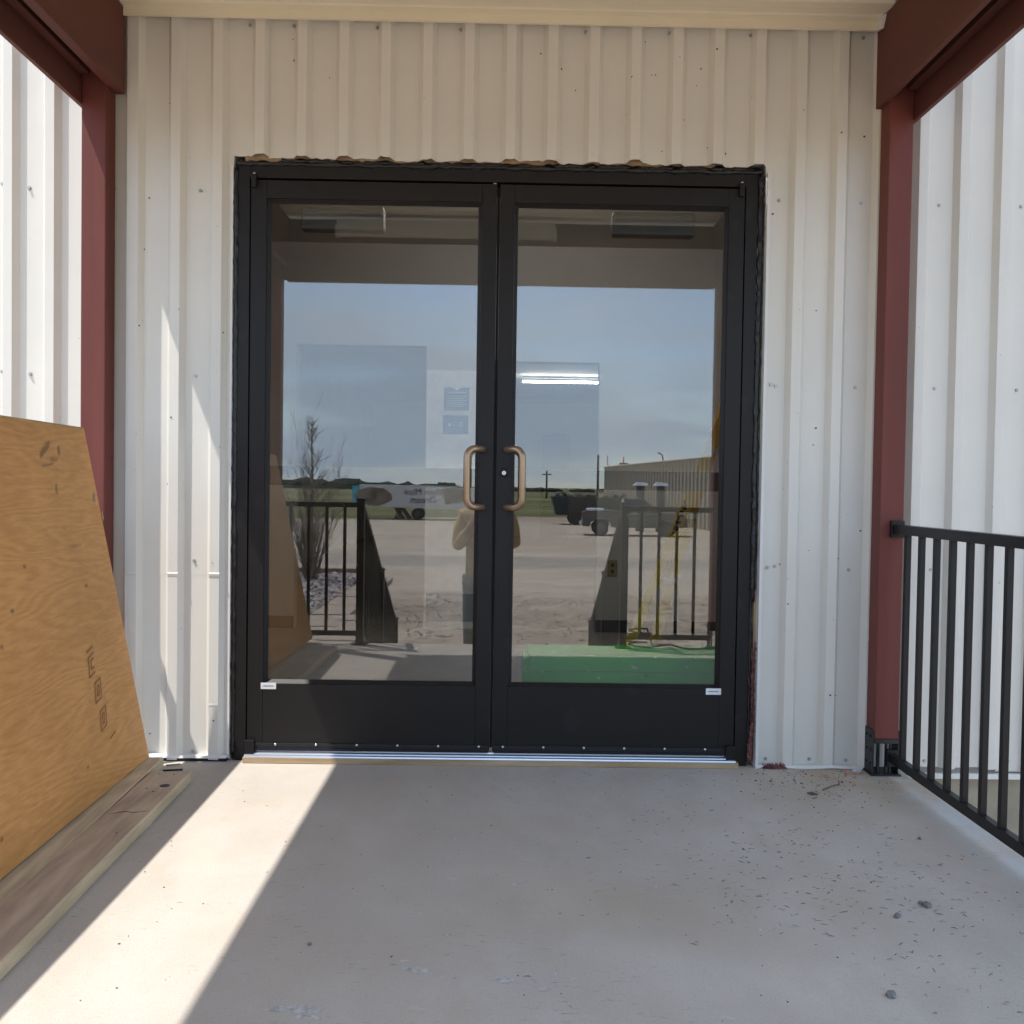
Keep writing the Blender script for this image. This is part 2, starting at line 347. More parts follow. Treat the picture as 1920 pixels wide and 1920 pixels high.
for i in range(5):
    y0 = SY - .003 - TREAD*i
    box(bm, -.93, .90, y0-TREAD, y0-.0, GZ-.2, -RISE*(i+1))
tag(obj('steps', bm, concside), kind='structure')

# foundation of the building
bm = bmesh.new(); box(bm, -9, -1.56, .03, .33, GZ-.2, -.034); box(bm, 1.545, 9, .03, .33, GZ-.2, -.034); box(bm,-1.55,1.54,.045,.33,GZ-.2,-.004)
tag(obj('foundation', bm, foamc), kind='structure')

# ================================================================== BUILDING
bld = thing('metal_building', 'cream ribbed metal wall around the glass double doors', 'building')
PITCH, RC, RH, HT, HB = .1524, -.113, .027, .0165, .033   # rib pitch, phase, height, half top, half base
OPX0, OPX1, OPZ = -.973, .985, 2.228
def rib_profile(x0, x1):
    pts = [(x0, None)]
    n0 = math.floor((x0-RC)/PITCH)-1; n1 = math.ceil((x1-RC)/PITCH)+1
    raw_ = []
    for n in range(n0, n1+1):
        c = RC+n*PITCH
        for dx, yy in ((-HB, 0), (-HT, -RH), (HT, -RH), (HB, 0)): raw_.append((c+dx, yy))
    def yat(x):
        for (a, ya), (b, yb) in zip(raw_, raw_[1:]):
            if a <= x <= b: return ya + (yb-ya)*(x-a)/(b-a) if b > a else ya
        return 0
    o = [(x0, yat(x0))] + [p for p in raw_ if x0+1e-4 < p[0] < x1-1e-4] + [(x1, yat(x1))]
    return o
def panel(x0, x1, z0, z1, off=0., wavy=False, name='siding_panel', fine=False):
    pr = rib_profile(x0, x1)
    if wavy or fine:   # subdivide for the rough saw cut
        q = []
        for (a, ya), (b, yb) in zip(pr, pr[1:]):
            k = max(1, int((b-a)/.012))
            q += [(a+(b-a)*i/k, ya+(yb-ya)*i/k) for i in range(k)]
        q.append(pr[-1]); pr = q
    bm = bmesh.new(); rows = []
    zs = [z0] + [z0+(z1-z0)*i/6 for i in range(1, 7)]
    for z in zs:
        row = []
        for x, y in pr:
            zz = z
            if z == z0 and wavy: zz += .001 + .014*noise.noise(Vector((x*5, 1, 0))) + .006*noise.noise(Vector((x*31, 5, 0))) + ((.002+.006*noise.noise(Vector((round((x-RC)/PITCH)*3.7, 9, 0)))) if y < -.01 else 0)
            if z == z0 and fine: zz += .003*noise.noise(Vector((x*14, 2, 0)))
            dent = .0022*noise.noise(Vector((x*3, z*1.6, 2)))
            row.append(bm.verts.new((x, y-off+dent, zz)))
        rows.append(row)
    for a, b in zip(rows, rows[1:]):
        for i in range(len(pr)-1): bm.faces.new((a[i], a[i+1], b[i+1], b[i]))
    o = obj(name, bm, siding, bld)
    md = o.modifiers.new('thick', 'SOLIDIFY'); md.thickness = .0012; md.offset = 1
    return o
ZT = 4.6
seams = [-.846, .083-.003, .993]
# left of the door: upper sheet over lower sheet at z .69
LB = [-9.076+.0, -8.162, -7.248, -6.334, -5.42, -4.506, -3.592, -2.678, -1.764]
for a, b in zip(LB, LB[1:]): panel(a, b, -.01, ZT)
panel(-1.764, -1.353, .0, ZT)
panel(-1.353, OPX0, .69, 2.76, off=.0006)
panel(-1.353, OPX0, .006, .70, fine=True)
panel(-.9733, seams[0], OPZ+.004, 2.76, wavy=True, off=.0035)
panel(seams[0], seams[1], OPZ, 2.76, wavy=True)
panel(seams[1], seams[2]-.008, OPZ, 2.76, wavy=True, off=.0015)
panel(OPX1, 1.9, .004, 2.76, fine=True)
panel(-1.353, 1.9, 2.70, ZT, off=-.002)
for i in range(8): panel(1.9+.9144*i, 1.9+.9144*(i+1), -.01, ZT)
# folded ends on the ribs where the lower sheet stops
for n in (-8, -7, -6):
    c = RC+n*PITCH
    bm = bmesh.new(); hexa(bm, [(c-HT-.001,-RH-.003,.687),(c+HT+.001,-RH-.003,.687),(c+HT+.004,-RH+.001,.683),(c-HT-.004,-RH+.001,.683),
                                (c-HT-.002,-RH-.0045,.697),(c+HT+.002,-RH-.0045,.697),(c+HT+.002,-RH+.001,.705),(c-HT-.002,-RH+.001,.705)])
    obj('rib_fold', bm, siding, bld)
bm = bmesh.new(); c = RC-6*PITCH
hexa(bm, [(c-HT-.001,-RH-.003,.209),(c+HT+.001,-RH-.003,.209),(c+HT+.003,-RH,.205),(c-HT-.003,-RH,.205),(c-HT,-RH-.001,.222),(c+HT,-RH-.001,.222),(c+HT,-RH,.222),(c-HT,-RH,.222)])
obj('rib_fold', bm, siding, bld)
# trims
bx('corner_trim', trimw, bld, -1.356, -1.346, -.0275, -.003, .0, 2.745)
bx('edge_trim', trimw, bld, OPX1+.001, OPX1+.012, -.034, -.001, -.004, 2.20)
bx('edge_trim', trimw, bld, OPX0-.010, OPX0-.001, -.010, -.001, .01, 2.20)
bx('base_trim', trimw, bld, 1.56, 9, -.032, -.018, -.031, -.012)
bx('base_trim', trimw, bld, -9, -1.56, -.032, -.018, -.031, -.012)
bm = bmesh.new()
for a, b, lift in ((-1.353, OPX0-.004, .012), (OPX1+.006, 1.39, 0)):
    n = 24
    P = [(a+(b-a)*i/n) for i in range(n+1)]
    for i in range(n):
        za, zb = (.011+lift+.004*noise.noise(Vector((P[i]*9,0,0)))), (.011+lift+.004*noise.noise(Vector((P[i+1]*9,0,0))))
        hexa(bm, [(P[i],-.034,za-.009),(P[i+1],-.034,zb-.009),(P[i+1],-.004,zb-.006),(P[i],-.004,za-.006),(P[i],-.030,za),(P[i+1],-.030,zb),(P[i+1],-.004,zb),(P[i],-.004,za)])
tag(obj('base_flange', bm, trimw, bld), kind='stuff')
bx('wall_base_shade_strip', rubber, bld, -1.34, OPX0-.006, -.026, .02, .0005, .0125)  # black strip standing in for the shade under the base flange
bx('head_trim', soffitm, bld, -1.36, 1.39, -.046, -.030, 2.728, 2.748)
bx('eave_fascia', trimw, bld, -9.1, 9.25, -.20, -.02, ZT-.02, ZT+.16)
bm = bmesh.new(); box(bm, -9.1, 9.25, -.25, 18, ZT+.17, ZT+.25); obj('roof_sheet', bm, trimw, bld)
# screws
bm = bmesh.new(); pos = []
for zz in (.03, .745, 1.426, 2.105, 3.0, 3.7):
    for n in range(-14, 18):
        x = -1.104+.3048*n
        if OPX0-.02 < x < OPX1+.02 and zz < 2.25: continue
        if zz > 2.6 and -1.6 < x < 1.6: continue
        pos.append((x+rnd.uniform(-.008,.008), zz+rnd.uniform(-.004,.004)))
pos += [(-1.81,2.11),(-1.81,1.428),(1.197,.029),(1.04,1.424),(1.05,.752)]
pos += [(x, 2.708) for x in (-.918,-.758,-.453,-.148,.31,.619,.918,1.335)]
for x, z in pos:
    y = rib_profile(x-.0005, x+.0005)[0][1]-.001
    if z > 2.6: y -= .003
    tube(bm, [(x,y+.002,z),(x,y-.0015,z)], .0068, 10)
    tube(bm, [(x,y-.001,z),(x,y-.006,z)], .005, 6)
tag(obj('siding_screw', bm, screwm, bld), kind='stuff')
bm = bmesh.new()   # old screw holes and scuffs
for k in range(48):
    x = rnd.choice([rnd.uniform(-1.33,-.99), rnd.uniform(1.0,1.38), rnd.uniform(-.9,.95), rnd.uniform(.1,.95)])
    z = rnd.uniform(2.27,2.68) if -1 < x < 1 else rnd.uniform(.05,2.5)
    y = rib_profile(x-.0005, x+.0005)[0][1]-.0045
    r = rnd.uniform(.0015,.0036)
    tube(bm, [(x,y+.003,z),(x,y,z)], r, 6)
tag(obj('old_screw_hole', bm, rubber, bld), kind='stuff')

# interior wall lining behind the siding (keeps the room dark)
def struct(name, bm, m, **k): return tag(obj(name, bm, m, **k), kind='structure')
inwall = M('room_wall_paint', (.44,.425,.395), .8, scale=2, amt=.04)
inceil = M('room_ceiling', (.55,.53,.48), .8, scale=2, amt=.05)
infloor = M('room_floor', (.30,.27,.24), .55, scale=3, amt=.12)
bm = bmesh.new()
box(bm, -9, OPX0-.0, .02, .16, -.03, ZT); box(bm, OPX1+.0, 9.2, .02, .16, -.03, ZT); box(bm, OPX0, OPX1, .02, .16, 2.24, ZT)
struct('front_wall_framing', bm, inwall)
bm = bmesh.new(); box(bm, -2.6, 4.2, .17, 17, -.12, -.002); struct('room_floor', bm, infloor)
bm = bmesh.new(); box(bm, -2.7, 4.3, .17, 17, 2.75, 2.85); struct('room_ceiling', bm, inceil)
bm = bmesh.new(); box(bm, -2.75, -2.6, .17, 17, -.02, 2.75); struct('room_wall', bm, inwall)
bm = bmesh.new(); box(bm, 4.2, 4.35, .17, 17, -.02, 2.75); struct('room_wall', bm, inwall)
Yw = 3.4     # partition with two openings
bm = bmesh.new()
box(bm, -2.6, -1.45, Yw, Yw+.12, 0, 2.75); box(bm, -1.45, -.52, Yw, Yw+.12, 2.03, 2.75); box(bm, -.52, -.07, Yw, Yw+.12, 0, 2.75)
box(bm, -.07, .72, Yw, Yw+.12, 1.93, 2.75); box(bm, .72, 4.2, Yw, Yw+.12, 0, 2.75)
struct('partition_wall', bm, inwall)
tr_ = M('dark_skirting', (.03,.03,.03), .5)
for a, b in ((-2.6,-1.45),(-.08,-.07),(.72,4.2)): tag(bx('skirting', tr_, None, a, b, Yw-.014, Yw-.001, .0, .085), kind='structure')
op = thing('outlet', 'brass wall outlet low on the inner wall, seen over the right newel post', 'outlet', (.835,Yw-.001,.46))
brs = M('brass_plate', (.30,.23,.06), .35, metal=.5); bx('plate', brs, op, -.035,.035,-.006,-.0005,-.058,.058, bevel=.002)
for zz in (-.022,.022): bx('socket', rubber, op, -.012,.012,-.0075,-.0062,zz-.012,zz+.012)
bm = bmesh.new(); box(bm, -2.6, 4.2, 16.6, 16.7, 0, 2.75); struct('back_wall', bm, inwall)
dark = M('dark_opening_door', (.05,.06,.08), .6)
tag(bx('room_door', dark, None, .86, 1.42, 16.52, 16.59, 0, 2.12), 'dark blue door at the far end of the room, under the lit tube light', 'door')
lampm = bpy.data.materials.new('lit_tube'); lampm.use_nodes = True
_b = lampm.node_tree.nodes['Principled BSDF']; _b.inputs['Emission Color'].default_value = (1,.98,.94,1); _b.inputs['Emission Strength'].default_value = 19
lt = thing('tube_light', 'lit white tube light hanging in the far room', 'light', (.95,11.55,2.66))
tb('tube', lampm, lt, [(-.61,0,0),(.61,0,0)], .016, 10); bx('housing', M('lamp_housing', (.10,.10,.10), .7), lt, -.62, .62, -.03, .03, .055, .08)
lt_added = thing('tube_light', 'added tube light on the ceiling just inside the doors, out of view, lighting the room', 'light', (.35,1.6,2.68))  # extra tube added out of view to brighten the room behind the glass
tb('tube', lampm, lt_added, [(-.61,0,0),(.61,0,0)], .019, 10); bx('housing', trimw, lt_added, -.62, .62, -.05, .05, .02, .07)
wd = thing('room_door', 'white inner door carrying two blue notices, faint behind the left glass', 'door', (-.30,Yw,0))
bx('door_leaf', M('white_door_paint', (.80,.79,.76), .5), wd, -.215, .225, -.003, -.0005, .01, 1.86)
bx('kick_plate', M('dull_plate', (.3,.3,.3), .4, metal=.6), wd, -.20, .21, -.0045, -.0032, .06, .26)
# notices on the wall strip
paperb = M('blue_notice_paper', (.10,.16,.28), .6, scale=8, amt=.08); paperw = M('notice_print', (.6,.65,.7), .6)
t = thing('notice', 'blue notice with printed lines, upper of the two on the inner wall', 'notice', (-.30,Yw-.0045,1.66), 'notices on the inner wall')
bm = bmesh.new(); prism(bm, [(-.09,-.085),(.09,-.085),(.09,.078),(.05,.078),(.02,.070),(0,.058),(-.02,.070),(-.05,.078),(-.09,.078)], 'y', -.003, 0); obj('sheet', bm, paperb, t)
bm = bmesh.new(); box(bm, -.065,.065,-.005,-.0035,.036,.046)
for k in range(6): box(bm, -.07,.07-.02*(k%2),-.005,-.0035,.012-.014*k,.016-.014*k)
obj('print', bm, paperw, t)
t = thing('notice', 'blue notice with three round symbols, lower of the two on the inner wall', 'notice', (-.305,Yw-.0045,1.475), 'notices on the inner wall')
bx('sheet', paperb, t, -.09, .09, -.003, 0, -.07, .065)
bm = bmesh.new()
tube(bm, [(.038+.012*math.cos(a*.7),-.0045,.016*math.sin(a*.7)) for a in range(10)], .0035, 5)
tube(bm, [(-.012,-.0045,-.014),(-.012,-.0045,.012),(0,-.0045,.014),(.012,-.0045,.012),(.012,-.0045,-.014)], .0035, 5)
box(bm, -.055,-.033,-.005,-.0035,-.012,.008)
obj('print', bm, paperw, t)

# ================================================================== CANOPY
can = thing('porch_canopy', 'canopy of red stained boards and posts over the porch', 'canopy')
def boardY(x0, x1, z0, z1, y0=-2.70, y1=-.008, name='beam_board'): return bx(name, redbeam, can, x0, x1, y0, y1, z0, z1, bevel=.003)
ZS = 2.745
boardY(-1.399, -1.362, 2.437, ZS-.003, y1=-.031); boardY(1.379-.002, 1.399, 2.437, ZS-.003, y1=-.031)
boardY(-1.505, -1.488, 2.372, 2.75); boardY(1.488, 1.505, 2.372, 2.75)
boardY(-1.486, -1.451, 2.47, 2.75, name='beam_filler', y1=-.13); boardY(1.451, 1.486, 2.47, 2.75, name='beam_filler', y1=-.13)
redx = M('red_stained_header', (.155,.052,.040), .62, scale=3, amt=.2, stretch=(.12,1,1), bump=.002, bscale=18, spec=.3)
bx('header_board', redx, can, -1.36, 1.376, -2.665, -2.628, 2.325, 2.66, bevel=.003)
bx('header_board', redx, can, -1.51, 1.51, -2.775, -2.738, 2.36, 2.75, bevel=.003)
posts = []
for x in (-1.4435, 1.4435):
    for y0, y1 in ((-.109,-.020), (-2.733,-2.645)):
        bx('post', redwood, can, x-.0435, x+.0435, y0, y1, .135, 2.60, bevel=.004)
        # steel post base
        bm = bmesh.new(); cx_, cy = x, (y0+y1)/2
        box(bm, cx_-.048, cx_-.0445, cy-.042, cy+.042, .004, .165); box(bm, cx_+.0445, cx_+.048, cy-.042, cy+.042, .004, .165)
        box(bm, cx_-.055, cx_+.055, cy-.052, cy+.052, .0, .006); box(bm, cx_-.044, cx_+.044, cy-.044, cy+.044, .118, .134)
        for s in (-.026, .004, .018): box(bm, cx_+s, cx_+s+.008, cy-.030, cy-.018, .006, .118)
        for s in (.04,.09,.14):
            for q in (-.018,.018): tube(bm, [(cx_-.0445, cy+q, s), (cx_-.052, cy+q, s)], .005, 6)
        obj('post_base', bm, zinc, can)
# soffit: three ribbed sheets running across
def soffit(y0, y1):
    bm = bmesh.new(); prof = []
    y = y0
    while y < y1-1e-4:
        e = min(y+.30, y1)
        for dy, dz in ((0,0),(.06,0),(.075,.012),(.13,.012),(.145,0),(.19,0),(.20,.004),(.235,.004),(.245,0)):
            if y+dy < e: prof.append((y+dy, ZS+dz))
        y = e
    prof.append((y1, ZS))
    a = [bm.verts.new((-1.361, p, z)) for p, z in prof]; b = [bm.verts.new((1.376, p, z)) for p, z in prof]
    for i in range(len(prof)-1): bm.faces.new((a[i], b[i], b[i+1], a[i+1]))
    o = obj('soffit_panel', bm, soffitm, can); md = o.modifiers.new('t', 'SOLIDIFY'); md.thickness = .001
for a, b in ((-.935,-.031), (-1.85,-.936), (-2.627,-1.851)): soffit(a, b)
bx('soffit_edge_trim', soffitm, can, -1.3605, 1.3755, -.058, -.0465, 2.700+.012, 2.744)
bx('roof_deck', trimw, can, -1.62, 1.62, -2.94, -.045, 2.775, 3.62)
bx('roof_fascia', trimw, can, -1.63, 1.63, -2.965, -2.942, 2.70, 3.63)
# torn flap of trim at the right end of the soffit
bm = bmesh.new(); hexa(bm, [(1.365,-.10,2.700),(1.374,-.10,2.700),(1.374,-.03,2.715),(1.365,-.03,2.715),(1.368,-.12,2.742),(1.376,-.12,2.742),(1.376,-.03,2.744),(1.368,-.03,2.744)])
obj('bent_trim', bm, trimw, can)
# strip light under the header, as reflected
lt2 = thing('strip_light', 'long white strip light fixed under the porch soffit beside the header board', 'light', (-.345,-2.585,2.62))
bx('housing', trimw, lt2, -.69, .69, -.035, .035, .045, .085, bevel=.002); bx('diffuser', M('opal_diffuser', (.86,.83,.74), .4), lt2, -.67, .67, -.028, .028, -.012, .045, bevel=.004)
bx('end_cap', trimw, lt2, -.70, -.671, -.032, .032, -.018, .05); bx('end_cap', trimw, lt2, .671, .70, -.032, .032, -.018, .05)

# ================================================================== DOOR FRAME AND DOORS
fr = thing('door_frame', 'black aluminium frame set in sealant around the glass doors', 'door frame')
W = .9144
bx('jamb', blackal, fr, -W-.045, -W, -.004, .10, .0, 2.202, bevel=.0015)
bx('jamb', blackal, fr, W, W+.045, -.004, .10, .0, 2.202, bevel=.0015)
bx('head', blackal, fr, -W, W, -.004, .10, 2.156, 2.2015, bevel=.0015)
bx('door_stop', rubber, fr, -W, W, .055, .10, 2.13, 2.155); bx('door_stop', rubber, fr, -W, -W+.012, .055, .10, .02, 2.13); bx('door_stop', rubber, fr, W-.012, W, .055, .10, .02, 2.13)
def caulk_bead(name, pts, r0, m=caulk, seed=0, seg=9, amp=.5):
    q = random.Random(seed); P = []; rr = []
    for (a, b) in zip(pts, pts[1:]):
        a = Vector(a); b = Vector(b); n = max(2, int((b-a).length/.018))
        for i in range(n):
            P.append(a.lerp(b, i/n) + Vector((q.uniform(-.0018,.0018), q.uniform(-.002,.002), q.uniform(-.0018,.0018)))); rr.append(r0*(1+amp*(q.random()-.5)))
    P.append(Vector(pts[-1])); rr.append(r0)
    bm = bmesh.new(); tube(bm, P, rr, seg); return obj(name, bm, m, fr, smooth=True)
caulk_bead('sealant', [(-W-.048,-.002,.02),(-W-.049,-.002,2.19)], .0085, seed=1)
caulk_bead('sealant', [(W+.054,-.004,.62),(W+.056,-.004,2.20)], .0105, seed=2)
caulk_bead('sealant', [(W+.049,-.002,.02),(W+.050,-.002,.66)], .006, seed=3)
caulk_bead('sealant', [(-W-.05,-.001,2.207),(W+.058,-.001,2.209)], .0095, seed=4, amp=.9)
caulk_bead('sealant', [(-.80,.002,2.220),(-.1,.002,2.216),(.2,.002,2.219),(W+.05,.002,2.219)], .008, seed=5, amp=1.1)
bx('sheathing_edge', osb, fr, -.935, .80, .004, .019, 2.196, 2.262)
bx('sheathing_edge', osb, fr, W+.046, OPX1+.01, .012, .0195, .02, .68)
bx('stud_edge', raw, fr, W+.062, OPX1+.006, .0, .0115, .36, .66)
bx('threshold_block', raw, fr, -W-.0, W+.006, -.046, -.012, .001, .022, bevel=.0015)
bm = bmesh.new(); prism(bm, [(-.042,.0225),(-.040,.028),(-.030,.0300),(-.028,.0265),(-.020,.0265),(-.018,.031),(-.006,.034),(-.004,.030),(.006,.030),(.008,.036),(.05,.038),(.098,.034),(.098,.0225)], 'x', -W+.004, W-.004)
obj('threshold', bm, galv, fr)
# insulation hanging out of the right gap
def fluff(pts, r, seed, n=26):
    q = random.Random(seed); bm = bmesh.new()
    for k in range(n):
        i = q.uniform(0, len(pts)-1.001); a = Vector(pts[int(i)]).lerp(Vector(pts[int(i)+1]), i%1)
        s = r*q.uniform(.4,1.1)
        ico(bm, lambda v: a + Vector((v.x*s*.8, v.y*s*.6, v.z*s))*(1+.55*noise.noise(v*2.3+Vector((k*3.1,seed,0)))), 2)
    return bm
def strands(pts, n, seed, sp=.016):
    q = random.Random(seed); bm = bmesh.new()
    for k in range(n):
        i = q.uniform(0, len(pts)-1.001); p = Vector(pts[int(i)]).lerp(Vector(pts[int(i)+1]), i%1); P = [p]; d = Vector((q.gauss(0,1), q.gauss(-.3,.6), q.gauss(0,1))).normalized()
        for j in range(4): d = (d+Vector((q.gauss(0,.7), q.gauss(0,.4), q.gauss(0,.7)))).normalized(); d.x *= .5; P.append(P[-1]+d*sp*q.uniform(.3,.6))
        tube(bm, P, [.0015,.0018,.0015,.001,.0005], 4, cap=False)
    return bm
t = thing('insulation', 'torn pink insulation stuffed in the gap at the foot of the right door jamb', 'insulation', (0,0,0), 'pink insulation scraps')
obj('wad', fluff([(.984,.012,.44),(.978,.010,.32),(.980,.008,.2),(.976,.004,.1),(.970,-.004,.03)], .010, 3, 90), pink, t, smooth=True)
tag(obj('fibres', strands([(.982,.0,.46),(.975,-.004,.32),(.978,-.008,.2),(.972,-.010,.1),(.964,-.018,.03)], 420, 8), pink, t), kind='stuff')
tag(obj('insulation_scrap', strands([(1.015,-.030,.006),(1.05,-.036,.009),(1.10,-.034,.007)], 170, 9, .011), pink, smooth=True), 'flat pink insulation scrap poking out under the siding right of the doors', 'insulation', 'pink insulation scraps')

def leaf(side):
    s = side   # -1 left, +1 right
    lab = ('left black framed glass door without a keyhole, sticker at its outer corner', 'right black framed glass door with the round key cylinder')[s > 0]
    t = thing('glass_door', lab, 'door', (s*W, .02, 0), 'pair of glass doors')
    def X(a): return a - s*W           # world x to local x
    def b(name, m, x0, x1, y0, y1, z0, z1, bevel=.0015, par=t):
        x0, x1 = sorted((X(x0), X(x1))); return bx(name, m, par, x0, x1, y0-.02, y1-.02, z0, z1, bevel=bevel)
    zb, zt = .045, 2.149
    b('hinge_stile', blackal, s*.911, s*.853, .0, .045, zb, zt)
    b('meeting_stile', blackal, s*.0055, s*.060, .0, .045, zb, zt)
    b('top_rail', blackal, s*.0605, s*.8525, .0, .045, 2.083, zt)
    b('bottom_rail', blackal, s*.0605, s*.8525, .0, .045, zb, .287)
    # sloped glazing beads
    xa, xb, za, zc = .0605, .8525, .2875, 2.0825
    bw = .0135
    def bead(poly_out, poly_in):
        bm = bmesh.new()
        o = [Vector((X(s*p[0]), p[1]-.02, p[2])) for p in poly_out + poly_in]
        v = [bm.verts.new(p) for p in o]
        bm.faces.new(v[:4]); bm.faces.new(v[4:])
        for i in range(4): bm.faces.new((v[i], v[(i+1)%4], v[4+(i+1)%4], v[4+i]))
        obj('glazing_bead', bm, blackal, t)
    for (A, Bp, Ai, Bi) in (((xa,za),(xa,zc),(xa+bw,za+bw),(xa+bw,zc-bw)), ((xb,za),(xb,zc),(xb-bw,za+bw),(xb-bw,zc-bw)), ((xa,zc),(xb,zc),(xa+bw,zc-bw),(xb-bw,zc-bw)), ((xa,za),(xb,za),(xa+bw,za+bw),(xb-bw,za+bw))):
        bead([(A[0],.006,A[1]),(Bp[0],.006,Bp[1]),(Bi[0],.0195,Bi[1]),(Ai[0],.0195,Ai[1])], [(A[0],.021,A[1]),(Bp[0],.021,Bp[1]),(Bi[0],.021,Bi[1]),(Ai[0],.021,Ai[1])])
    b('glass_pane', glass, s*.0615, s*.8515, .0215, .0275, .2885, 2.0815, bevel=0)
    # sweep and its screws
    b('door_sweep', rubber, s*.009, s*.90, -.006, -.0005, .040, .066, bevel=.001)
    b('sweep_lip', blackal, s*.012, s*.898, -.012, -.0065, .040, .050, bevel=.001)
    for k in range(6):
        bm = bmesh.new(); xk = X(s*(.045+.1515*k)); g = bmesh.ops.create_uvsphere(bm, u_segments=8, v_segments=6, radius=.0052)
        for v in g['verts']: v.co = Vector((v.co.x+xk, v.co.y*.6-.0275, v.co.z+.062))
        obj('sweep_screw', bm, steel, t, smooth=True)
    # pivots
    b('pivot_hinge', blackal, s*.914, s*.879, -.022, -.0015, .010, .078, bevel=.002)
    b('pivot_hinge', blackal, s*.906, s*.888, -.018, -.0015, 2.118, 2.166, bevel=.002)
    tb('pivot_pin', steel, t, [(X(s*.897),-.030,2.166),(X(s*.897),-.030,2.172)], .005, 8)
    # pull handle
    xm, xo, ym, yo = .044, .101, -.0, -.072
    z0, z1 = .958, 1.172
    P = [(xm,.0,z1),(xm+.004,-.018,z1)]
    for k in range(7):
        a = k/6*math.pi/2; rr = .032
        P.append((xo-(rr*.9)*(1-math.sin(a)) , yo+.02*(1-math.sin(a)), z1-rr*(1-math.cos(a))))
    P2 = [(p[0], p[1], z0+z1-p[2]) for p in P[::-1]]
    P = [Vector((X(s*p[0]), p[1]-.02, p[2])) for p in P+P2]
    P = [P[0], P[0].lerp(P[1],.5)] + P[1:-1] + [P[-1].lerp(P[-2],.5), P[-1]]
    tb('pull_handle', bronze, t, P, .0128, 18)
    # panic bar inside
    b('push_bar', blackal, s*.085, s*.83, .085, .13, 1.037, 1.094)
    b('push_bar_rail', rubber, s*.07, s*.85, .055, .084, 1.028, 1.10)
    # overhead closer inside
    xc0, xc1 = (.428, .74)
    c_ = b('door_closer', M('grey_closer', (.10,.115,.12), .45), s*xc0, s*xc1, .05, .115, 1.985, 2.075, bevel=.014)
    # sticker
    xs0, xs1 = (.860, .803)
    st = b('sticker', white, s*xs0, s*xs1, -.0012, -.0003, .267, .291, bevel=.0003)
    b('sticker_print', greyink, s*.85, s*.812, -.0017, -.00125, .2775, .2805, bevel=0, par=t)
    if s > 0:
        bm = bmesh.new(); xl, zl = X(.0345), 1.087
        tube(bm, [(xl,-.021,zl),(xl,-.031,zl),(xl,-.033,zl)], [.0165,.0165,.014], 24); obj('lock_collar', bm, blackal, t, smooth=False)
        bm = bmesh.new(); tube(bm, [(xl,-.032,zl-.002),(xl,-.0345,zl-.002)], .0075, 18); lk = obj('key_cylinder', bm, M('chrome_cylinder', (.9,.9,.92), .3, metal=.5), t)
        bx('keyhole', rubber, lk, xl-.0009, xl+.0009, -.0352, -.0346, zl-.006, zl+.001)
    else:
        bx('head_clip', steel, t, X(-.02), X(-.008), -.022, -.0205, 2.1495, 2.153)
    return t
dl = leaf(-1); leaf(1)
bx('astragal', rubber, dl, W-.0045, W+.0045, .012, .020, .05, 2.145)

# ================================================================== ROOM CONTENTS
grn = M('green_paint', (.01,.62,.05), .5, scale=6, amt=.1, spots=[(26,.655,(.45,.55,.42),.8)])
t = thing('green_crate', 'long green painted box on the floor behind the right door', 'box', (1.0,.45,0))
bx('board', grn, t, -.845, .5, .0, .025, .264, .330, bevel=.002); bx('board', grn, t, -.875, .5, .0, .025, .16, .262, bevel=.002)
bx('board', grn, t, -.875, .5, -.0, .024, .05, .158, bevel=.002)
bx('lid', grn, t, -.85, .5, .0255, .28, .312, .331, bevel=.002); bx('end_board', grn, t, -.87, -.845, .0255, .28, .05, .310)
yel = M('yellow_fibreglass', (.62,.38,.015), .45, scale=9, amt=.1)
lad = thing('step_ladder', 'yellow ladder leaning inside behind the right door', 'ladder', (0,0,0))
for (xa_, ya_, xb_, yb_) in ((.47,.80,1.25,.80), (.635,.90,1.195,.90)):
    bm = bmesh.new(); hexa(bm, [(xa_,ya_,0),(xa_+.05,ya_,0),(xa_+.05,ya_+.03,0),(xa_,ya_+.03,0),(xb_,yb_,2.0),(xb_+.045,yb_,2.0),(xb_+.045,yb_+.03,2.0),(xb_,yb_+.03,2.0)]); obj('rail', bm, yel, lad)
for k in range(1, 7):
    f = k*.3/2.0; xa_ = .49+.78*f; bx('tread', M('tread_metal', (.5,.5,.5), .4, metal=.5) if k == 1 else bpy.data.materials['tread_metal'], lad, xa_+.045, xa_+.15-.2*f*.5, .82, .90, k*.3, k*.3+.025)
bm = bmesh.new()
for k in range(9): box(bm, .805+.0062*k, .812+.0062*k+.012*(k%2), .792, .797, .83+.016*k, .842+.016*k+.008*(k%3))
obj('label_print', bm, rubber, lad)

